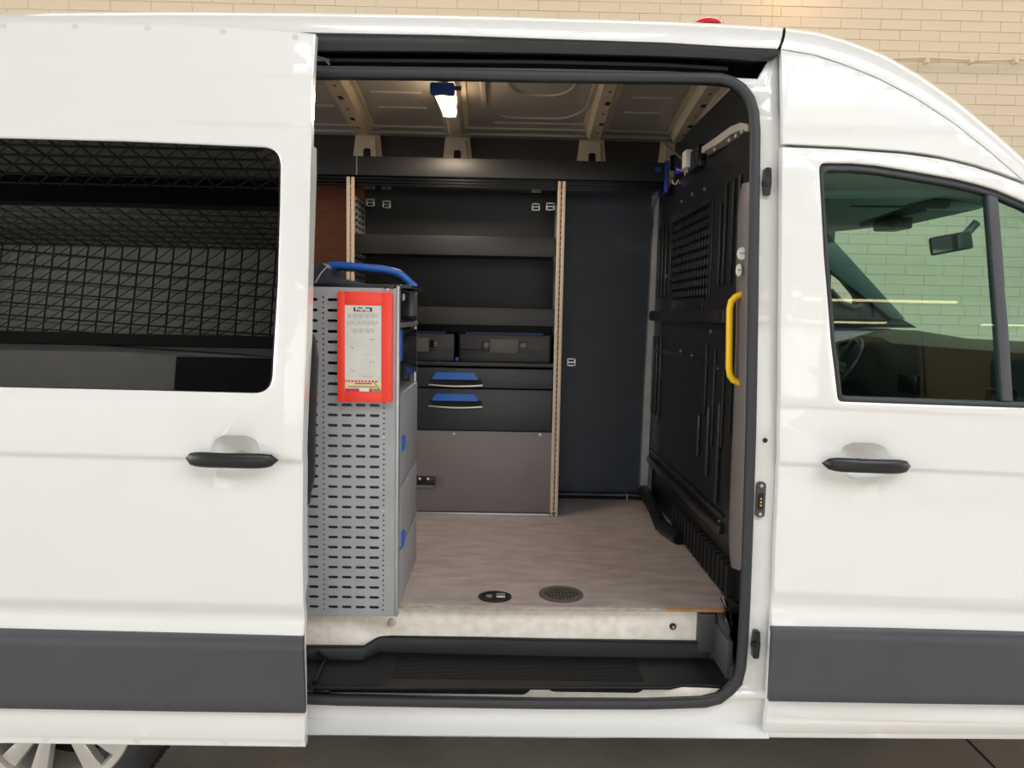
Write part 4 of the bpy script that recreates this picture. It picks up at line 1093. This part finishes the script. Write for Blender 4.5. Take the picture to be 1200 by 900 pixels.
for px, py in ((449.5, 512.5), (449, 598), (449, 711.5), (454.5, 338.5)):
    q = P(px, py, YC); B().disc((q.x, YC + .001, q.z), (0, -1, 0), .005, .004, 12).build('rivet', 'chrome', pp)
# front post: pale edge strip and its return, rear post
zpt = P(465, 335, YC).z
B().box(cx1, P(467.2, 530, YC).x, YC - .004, YC + .03, cz0 - .001, zpt, .003).build('front_post', 'alu', tc_)
xs1 = P(467.2, 530, YC).x
xrp = P(487.5, 520, YCB).x; 
B().box(xrp - .022, xrp, YCB - .02, YCB + .01, ZFL, P(485, 341, YCB).z, .003).build('rear_post', 'alu', tc_)
B().box(xrp - .012, xrp - .008, YCB - .022, YCB - .018, ZFL + .05, P(485, 341, YCB).z - .05).build('post_slot', 'dark', tc_)
# flat of the cabinet seen at a slant between the two posts
xf = xs1 - .002
def sidebox(za, zb_, m, name, dx=0, y0=YC + .03, y1=YCB - .02, bev=.004, parent=tc_):
    return B().box(cx0 + .05, xf - dx, y0, y1, za, zb_, bev).build(name, m, parent)
def zs(py): return P(470, py, .5).z
zc_lo = P(470, 452, YC + .05).z
dd = [(cz0, zs(632)), (zs(629), zs(560)), (zs(557), zs(500)), (zs(497), zs(452))]
for za, zb_ in ((max(cz0, ZFL + .001), P(475, 625, .5).z), (P(475, 622, .5).z, P(475, 556, .5).z), (P(475, 553, .5).z, P(475, 455, .5).z)):
    sidebox(za, zb_ , 'rack', 'cabinet_door')
for py, Y0 in ((521, YC + .05), (633, YC + .05)):
    q = PX(471.5, py, xf + .002); B().prismx([(q.y - .012, q.z - .02), (q.y + .03, q.z - .012), (q.y + .03, q.z + .028), (q.y - .012, q.z + .028)], xf - .002, xf + .008).build('blue_latch', 'blue', tc_)
# black boxes in the upper half, with the steel bar between
z_a, z_b = PX(475, 445, xf).z, PX(475, 388, xf).z
sidebox(z_a, z_b, 'blackgloss', 'tool_drawer', .004)
q = PX(469.5, 405, xf); B().box(xf - .006, xf + .004, q.y - .02, q.y + .03, q.z - .05, q.z + .05, .003).build('drawer_latch', 'blue', tc_)
sidebox(z_b + .012, z_b + .03, 'alu', 'cross_rail', 0)
sidebox(z_b + .032, PX(475, 341, xf).z, 'blackgloss', 'upper_drawer', .004)
B().box(xf - .006, xf + .002, .55, .70, z_b + .05, z_b + .17, .003).build('name_plate', 'rackback', tc_)
q = PX(473.5, 348, xf); B().disc((xf - .004, q.y, q.z), (1, -.2, 0), .012, .004, 14).build('lock', 'white', tc_)
B().box(cx0, cx1, YC + .005, YCB, cz1 - .006, cz1).build('cabinet_top', 'rack', tc_, False)
# little black clip at the top edge of the panel
q = P(455, 336, YC); B().box(q.x - .012, q.x + .02, YC - .01, YC + .02, q.z - .006, q.z + .004, .003).build('top_clip', 'black', tc_)

# tool case with blue carrying handle on top of the cabinet
tk = empty('tool_case', (-.5, .45, cz1)); tag(tk, 'black tool case with arched blue handle, on top of the grey cabinet', 'case')
def TP(px, py, Y=.36): v = P(px, py, Y); return (v.x, v.z)
zb_ = cz1 + .0005
body_p = [(TP(366, 339)[0], zb_), TP(368, 335), TP(372, 328), TP(382, 313), TP(386, 310.5), TP(392, 316), TP(393, 325), TP(403, 326.5), TP(418, 330), TP(436, 334.5), (TP(460, 336)[0], TP(460, 336)[1]), (TP(488, 337)[0], TP(488, 338)[1]), (TP(488, 337)[0], zb_ - .0)]
B().prism(body_p, .26, .50).build('case_body', M['casebody'] if 'casebody' in M else M.setdefault('casebody', mat('case_plastic', '#2b3340', .42, noise=.15)), tk)
B().box(TP(366, 338)[0], TP(488, 338)[0], .245, .62, zb_, zb_ + .012, .004).build('case_rim', 'black', tk)
B().tube([P(368, 334, .258), P(376, 320, .258), P(384.5, 311, .258)], .0022, 6).build('bright_edge', 'chrome', tk)
hp = [(384, 312), (388, 311.2), (398, 311), (412, 312), (430, 313.6), (446, 315.2), (458, 317.4), (467, 320), (472.5, 324), (480, 331), (487, 337)]
B().tube([P(a, c_, .36) for a, c_ in hp], .0125, 12, .0105, up=(0, 1, 0)).build('carrying_handle', 'blue', tk, angle=80)
B().tube([P(a, c_, .40) for a, c_ in [(384, 315), (420, 316.5), (458, 321.5), (468, 326), (480, 336)]], .006, 8).build('handle_core', 'black', tk)

# red document holder on the perforated panel
hx0, hx1 = Xp(397.3, 400), Xp(460.8, 400); hz0, hz1 = P(430, 471, YC - .01).z, P(430, 342, YC - .01).z
rh = empty('document_holder', ((hx0 + hx1)/2, YC, hz0)); tag(rh, 'red plastic document holder with worn white sheet, hung on the perforated panel', 'holder')
B().box(hx0, hx1, YC - .022, YC - .001, hz0, hz1, .006).build('holder_back', 'red', rh)
rp = [(hx0 + .002, hz0 + .002), (hx1 - .002, hz0 + .002), (hx1 - .002, hz1 - .002), (hx0 + .002, hz1 - .002)]
YH = YC - .0225
px0, px1 = P(404, 400, YH).x, P(447.3, 400, YH).x; pz0, pz1 = P(425, 459, YH).z, P(425, 357.5, YH).z
for a in ((hx0 + .001, px0, hz0 + .001, hz1 - .001), (px1, hx1 - .001, hz0 + .001, hz1 - .001), (px0, px1, hz0 + .001, pz0), (px0, px1, pz1, hz1 - .001)):
    B().box(a[0], a[1], YH - .003, YH, a[2], a[3], .0006).build('holder_rim', 'red', rh)
B().box(px0 + .0005, px1 - .0005, YH - .001, YH, pz0 + .0005, pz1 - .0005).build('paper_sheet', 'paper', rh, False)
def pr_box(a, b_, c_, d_, m, name='printed_strip', y=YH - .0012):
    p = P(a, c_, y); q = P(b_, d_, y); B().box(p.x, q.x, y - .0002, y, q.z, p.z).build(name, m, rh, False)
pr_box(414.3, 436, 360, 365.3, 'black', 'logo_plate')
def text(s, px, py, size, m, parent, y, sx=1.0, bold=.0006, name='lettering', align='CENTER'):
    cu = bpy.data.curves.new(name, 'FONT'); cu.body = s; cu.size = size; cu.align_x = align; cu.align_y = 'CENTER'; cu.offset = bold; cu.extrude = .0001
    cu.materials.append(M[m]); o = bpy.data.objects.new(name, cu); COL.objects.link(o)
    COL.objects.unlink(o); dg = bpy.context.evaluated_depsgraph_get()
    me = bpy.data.meshes.new_from_object(o); bpy.data.objects.remove(o)
    for v in me.vertices: v.co = Vector((v.co.x * sx, -v.co.z, v.co.y))
    me.materials.clear(); me.materials.append(M[m])
    o = bpy.data.objects.new(name, me); COL.objects.link(o); o.location = P(px, py, y); setp(o, parent); return o
text('ProPlus', 425, 362.6, .0145, 'white', rh, YH - .0016, 1.02)
M['faint'] = mat('faded_print', '#bcb8b2', .5, noise=.1)
for r, (w, py) in enumerate(((36, 370.5), (38, 379), (28, 388))):
    n_ = int(w / 2.4); b = B()
    for k in range(n_):
        a = P(426 - w/2 + k * 2.4, py - 3, YH - .0012); c_ = P(426 - w/2 + k*2.4 + (1.1 if (k*7+r) % 3 else 1.7), py + 3 - ((k*5 + r) % 3), YH - .0012); b.box(a.x, c_.x, a.y - .0002, a.y, c_.z, a.z)
    b.build('faded_print', 'faint', rh, False)
for a, c_ in ((433.5, 397), (436, 397), (411.5, 406), (413, 407.5), (433.5, 424), (437, 423), (411, 432.5), (413.5, 434)):
    pr_box(a, a + 1, c_, c_ + 1.5, 'rackback', 'scuff_mark')
pr_box(425, 437, 440.5, 441.5, 'faint', 'faded_print'); pr_box(425, 436, 415.5, 416.2, 'faint', 'faded_print')
pr_box(404.5, 447, 445, 459, 'cream', y=YH - .0012); pr_box(404.5, 442, 445.5, 448.2, 'pink', y=YH - .0015)
pr_box(416, 436, 448.6, 450.3, 'pink', y=YH - .0015); pr_box(408, 441, 452.3, 454.2, 'green', y=YH - .0015)
pr_box(404.5, 421, 455.2, 459, 'pink', y=YH - .0015); pr_box(421.5, 432.5, 454.8, 458.8, 'white', y=YH - .0015); pr_box(432.8, 436, 455.2, 459, 'pink', y=YH - .0015); pr_box(436.5, 445, 455.5, 459, 'green', y=YH - .0015)
for k in range(9):
    pr_box(406 + k*4, 407.6 + k*4, 446.1, 447.6, 'white', 'print_mark', YH - .0018)
a, c_ = P(437, 446, YH - .0022), P(447, 459, YH - .0022); B().tube([a, c_], .0012, 6).build('crease_mark', 'rackback', rh)

# ================================================================ the cab
XW = 1.52
def xfr(y): return 1.56 + .30 * (1 - ((y - 1.0) / .86) ** 2)
# headliner with a front edge that follows the windscreen
b = B(); rings = []
for k in range(15):
    y = .14 + 1.74 * k / 14; x = xfr(y); e = .03 * ss(abs(y - 1.0) / .86 - .75) 
    rings.append([Vector((.92, y, 2.04)), Vector((1.30, y, 2.055)), Vector((x - .14, y, 2.065)), Vector((x, y, 2.045)), Vector((x + .015, y, 2.07)), Vector((x - .1, y, 2.12)), Vector((.92, y, 2.14))])
hl = b.loft(rings).build('headliner', 'headliner', van, angle=40)
B().loft([[Vector((1.02, y, 2.02 - .02*ss(1 - abs(y - 1.0)/.6))), Vector((1.45, y, 2.03 - .03*ss(1 - abs(y - 1.0)/.6))), Vector((1.6, y, 2.06)), Vector((1.0, y, 2.06))] for y in (.5, .6, .8, 1.0, 1.2, 1.4, 1.6, 1.75)]).build('overhead_shelf', 'headliner', hl, angle=50)
B().box(1.25, 1.62, .62, .66, 2.015, 2.05, .01).build('shelf_divider', 'trimgrey', hl)
B().prism(rnd([(1.60, 2.02), (1.80, 2.03), (1.83, 2.055), (1.60, 2.06)], .01), .75, 1.30).build('sun_visor', 'headliner', hl)
q = P(1046, 262, 1.0); B().box(q.x - .05, q.x + .05, .93, 1.07, 1.975, 2.03, .012).build('roof_console', 'black', hl)
# windscreen between the two A-pillars, windscreen frame on the far side
def apil(t): return (1.56 + .62 * t, 2.06 - .62 * t)
rows = []
for i in range(9):
    t = i / 8; x0, z0 = apil(t); row = []
    for k in range(13):
        y = .14 + 1.72 * k / 12; row.append(Vector((x0 + (xfr(y) - xfr(.14)) * 1.0, y, z0)))
    rows.append(row)
b = B(); b.loft(rows, caps=False, closed=False); b.build('windscreen', 'screen', van)
# far A-pillar and quarter triangle
Yf = 1.93
tri_o = [(960, 262), (975, 283), (1058, 374), (1075, 384), (1010, 384), (960, 384)]
tri_i = [(974, 312), (1004, 348), (1003, 358), (992, 361), (982, 352), (974, 341)]
fp = [(P(a, c_, Yf).x, P(a, c_, Yf).z) for a, c_ in tri_o]
fi = [(P(a, c_, Yf).x, P(a, c_, Yf).z) for a, c_ in tri_i]
M['pillarcab'] = mat('cab_pillar', '#5d6864', .7, noise=.1)
def flat(name, m, outl, hole, Y, t, parent):
    return sheet(name, m, outl, lambda x, z: Y, t, holes=[hole] if hole else [], ch=.003, parent=parent, px=False)
flat('far_pillar', 'pillarcab', [fp[0], fp[1], fp[2], (fp[2][0] - .07, fp[2][1]), (fp[1][0] - .09, fp[1][1] - .10), (fp[0][0], fp[0][1] - .13)], None, Yf - .03, .05, van)
farA = flat('far_door_frame', 'trimgrey', fp, rnd(fi, .03), Yf, .05, van)
B().box(.9, 2.08, Yf - .06, Yf + .06, .45, P(1000, 384, Yf).z, .02).build('far_door', 'trimgrey', van)
q = P(984, 375, 2.05); B().box(q.x - .09, q.x + .05, 2.02, 2.14, q.z - .10, q.z + .09, .03).build('wing_mirror', 'black', van)
B().tube([P(974, 340, Yf - .02), P(988, 355, Yf - .02), P(1002, 360, Yf - .02), P(1010, 357, Yf - .02)], .012, 8).build('quarter_trim', 'pillarcab', van)
B().box(.9, 1.75, Yf - .03, Yf + .03, 2.0, 2.09, .01).build('far_cantrail', 'trimgrey', van)
# dashboard
dp = [(1.72, .75), (1.72, 1.40), (1.78, 1.50), (1.95, 1.535), (2.2, 1.50), (2.3, 1.38), (2.3, .75)]
rings = []
for y, dz_ in ((.16, -.03), (.3, 0), (.8, 0), (1.3, .0), (1.4, .025), (1.75, .025), (1.88, -.01)):
    rings.append([Vector((x, y, z + (dz_ if z > 1 else 0))) for x, z in dp])
db = B().loft(rings).build('dashboard', M['trimgrey'], van, angle=40)
for y in (.4, 1.0, 1.72): B().box(1.695, 1.73, y - .07, y + .07, 1.30, 1.38, .012).build('air_vent', 'blackgloss', db)
B().box(1.69, 1.73, .82, 1.16, 1.12, 1.27, .01).build('centre_screen', 'blackgloss', db)
# steering wheel
cst = Vector((1.60, 1.52, 1.36)); ax = Vector((-.80, 0, .60)); u = Vector((0, 1, 0)); w = ax.cross(u).normalized()
pts = [cst + (u * math.cos(2*PI*k/28) + w * math.sin(2*PI*k/28)) * .19 for k in range(28)]
sw = B().tube(pts, .015, 8, closed=True, up=tuple(ax)).build('steering_wheel', 'black', van)
B().disc(cst - ax * .03, ax, .07, .04, 16, .055).build('wheel_hub', 'black', sw)
for a in (0, PI, -PI/2):
    B().tube([cst, cst + (u * math.cos(a) + w * math.sin(a)) * .18], .014, 6).build('wheel_spoke', 'trimgrey', sw)
B().tube([cst - ax * .03, cst - ax * .03 + Vector((.2, 0, -.12))], .035, 8).build('steering_column', 'black', sw)
# inside mirror
rx = Matrix.Rotation(math.radians(-12), 3, 'Y') @ Matrix.Rotation(math.radians(-28), 3, 'Z')
q = P(1114, 285, 1.0)
rm = B().box(q.x - .078, q.x + .078, q.y - .014, q.y + .014, q.z - .038, q.z + .038, .012, rot=rx, about=q).build('inside_mirror', 'black', van)
o_ = rx @ Vector((0, -.0145, 0))
B().box(q.x - .068 + o_.x, q.x + .068 + o_.x, q.y - .001 + o_.y, q.y + .001 + o_.y, q.z - .03, q.z + .03, rot=rx, about=q + o_).build('mirror_glass', M.setdefault('mirror', mat('mirror_face', '#dfe6e2', .03, metal=1, noise=.02)), rm, False)
B().tube([q + Vector((.01, .0, .0)), q + Vector((.07, .03, .03)), q + Vector((.12, .03, .09))], .018, 8).build('mirror_stalk', 'black', rm)
# cab floor, doors' inner faces and seats
B().box(.86, 2.1, .12, 1.9, .45, .55).build('cab_floor', 'black', van, False)
for y0, y1 in ((.22, .72), (1.3, 1.8)):
    st_ = B().box(.98, 1.45, y0, y1, .95, 1.10, .05).build('seat', 'trimgrey', van)
    B().box(.90, 1.03, y0 + .02, y1 - .02, 1.08, 1.33, .05).build('seat_back', 'trimgrey', st_)
B().box(.84, 2.1, 1.97, 2.0, .40, 1.45).build('far_cab_side', 'paint', van, False)

# ================================================================ underside and rear wheel
B().box(-2.4, .9, .45, 1.62, .42, .50).build('underbody', 'dark', van, False)
B().box(.9, 2.1, .12, 1.9, .40, .46).build('cab_underbody', 'dark', van, False)
B().box(-.75, .9, .105, .45, .40, .44).build('sill_underside', 'dark', van, False)
def wheel(cx, y_out, cz, parent):
    R = cz; s_ = 1 if y_out < 1 else -1
    prof = [(.245, .0), (.262, -.012), (.30, -.02), (.325, -.012), (R - .004, .012), (R, .03), (R, .19), (R - .004, .208), (.30, .235), (.25, .21)]
    N = 48; rings = [[Vector((cx + r_ * math.cos(2*PI*k/N), y_out + s_ * y, cz + r_ * math.sin(2*PI*k/N))) for r_, y in prof] for k in range(N)]
    rings.append(rings[0])
    ty = B().loft(rings, caps=False).build('rear_wheel', 'tyre', parent, angle=50)
    b = B()
    for k in range(90):
        a = 2*PI*k/90; rot = Matrix.Rotation(-a, 3, 'Y')
        for yy, tw in ((.035, .3), (.085, -.3), (.14, .3)):
            b.box(cx - .007, cx + .007, y_out + s_*yy, y_out + s_*(yy + .04), cz + R - .003, cz + R + .004, rot=rot @ Matrix.Rotation(tw, 3, 'Z'), about=None) if False else None
            c_ = Vector((cx + math.sin(a) * R, y_out + s_*(yy + .02), cz + math.cos(a) * R))
            vs = [rot @ Matrix.Rotation(tw, 3, 'Z') @ Vector((dx, dy, dz_)) + c_ for dz_ in (-.003, .002) for dy in (-.02, .02) for dx in (-.007, .007)]
            b.add(vs, [(0, 2, 3, 1), (4, 5, 7, 6), (0, 1, 5, 4), (2, 6, 7, 3), (0, 4, 6, 2), (1, 3, 7, 5)])
    o = b.build('tread_block', 'tyre', ty, False); o['kind'] = 'stuff'
    prof = [(.252, .006), (.259, -.006), (.252, -.012), (.232, -.008), (.226, .01), (.222, .04), (.215, .06), (.20, .16), (.205, .165), (.222, .06), (.245, .03)]
    rings = [[Vector((cx + r_ * math.cos(2*PI*k/N), y_out + s_ * y, cz + r_ * math.sin(2*PI*k/N))) for r_, y in prof] for k in range(N)]; rings.append(rings[0])
    B().loft(rings, caps=False).build('rim', 'silver', ty, angle=40)
    B().disc((cx, y_out + s_*.03, cz), (0, -s_, 0), .055, .03, 24, .045).build('hub_cap', 'silver', ty)
    B().disc((cx, y_out + s_*.13, cz), (0, -s_, 0), .22, .01, 32).build('brake_disc', 'dark', ty)
    B().tube([(cx + .17 * math.cos(a), y_out + s_*.10, cz + .17 * math.sin(a)) for a in (-.7, -.6, -.5, -.4, -.3)], .03, 8).build('brake_caliper', 'black', ty)
    for k in range(5):
        for dd in (-1, 1):
            a = -PI/2 + 2*PI*k/5 + math.radians(8)
            a0 = a + dd * .50; a1 = a + dd * .40
            p0 = Vector((math.cos(a0) * .04, 0, math.sin(a0) * .04)); p1 = Vector((math.cos(a1) * .243, 0, math.sin(a1) * .243))
            t = (p1 - p0).normalized(); n_ = Vector((-t.z, 0, t.x)); c_ = Vector((cx, y_out, cz))
            rg = []
            for tt, w_, yy in ((0, .018, .012), (.4, .020, .006), (.8, .027, .004), (1, .032, .008)):
                p = c_ + p0 + (p1 - p0) * tt
                rg.append([p + n_ * w_ + Vector((0, s_*(yy + .03), 0)), p + n_ * w_ * .9 + Vector((0, s_*(yy + .003), 0)), p + n_ * w_ * .6 + Vector((0, s_*yy, 0)), p - n_ * w_ * .6 + Vector((0, s_*yy, 0)), p - n_ * w_ * .9 + Vector((0, s_*(yy + .003), 0)), p - n_ * w_ + Vector((0, s_*(yy + .03), 0))])
            B().loft(rg).build('spoke', 'silver', ty, angle=25)
    return ty
wc = P(62, 845, .10)
wheel(wc.x, .10, .345, van)
B().prism([(-2.4, .46), (wc.x - .42, .46), (wc.x - .40, .62), (wc.x - .25, .78), (wc.x, .83), (wc.x + .25, .78), (wc.x + .40, .62), (wc.x + .42, .46), (-.75, .46), (-.75, 1.1), (-2.4, 1.1)], .36, .40).build('wheel_arch', 'black', van, False)

# red lamp dome on the roof
q = P(828, 30.5, .42)
rb = empty('beacon', q); tag(rb, 'low red lamp dome on the van roof', 'beacon')
b = B(); rings = []
for k in range(7):
    a = k / 6 * PI / 2; rr = .058 * math.cos(a) + .001; zz = .030 * math.sin(a)
    rings.append([Vector((q.x + rr * math.cos(2*PI*i/24), q.y + rr * math.sin(2*PI*i/24), q.z - .008 + zz)) for i in range(24)])
b.loft(rings).build('red_dome', 'redlens', rb, angle=60)
B().disc((q.x, q.y, q.z - .09), (0, 0, 1), .056, .084, 24).build('lamp_base', 'black', rb)

# nose of the van beyond the frame, so that the van does not end at the picture's edge
xn = P(1409, 600, 0).x + .006
rings = []
for x, y0, zt_, zb_n in ((xn, 0, 1.44, .40), (xn + .3, .0, 1.36, .44), (xn + .7, .03, 1.24, .44), (xn + .95, .12, 1.12, .40), (xn + 1.08, .35, .95, .40)):
    rings.append([Vector((x, y0 + .03, zb_n)), Vector((x, y0, .6)), Vector((x, y0, zt_ - .25)), Vector((x, y0 + .03, zt_ - .06)), Vector((x, y0 + .14, zt_)), Vector((x, 1.0, zt_ + .06)), Vector((x, 1.86 - y0, zt_)), Vector((x, 1.97 - y0, zt_ - .06)), Vector((x, 2.0 - y0, .6)), Vector((x, 1.97 - y0, zb_n))])
B().loft(rings).build('front_wing', 'paint', van, angle=30)
B().prism([(xn + .02 + .45 + .40 * math.cos(a), .345 + .40 * math.sin(a)) for a in [PI * k / 12 for k in range(13)]], -.002, .05).build('wheel_arch', 'black', van)
fw = wheel(xn + .47, -.01, .345, van); fw.name = 'front_wheel'
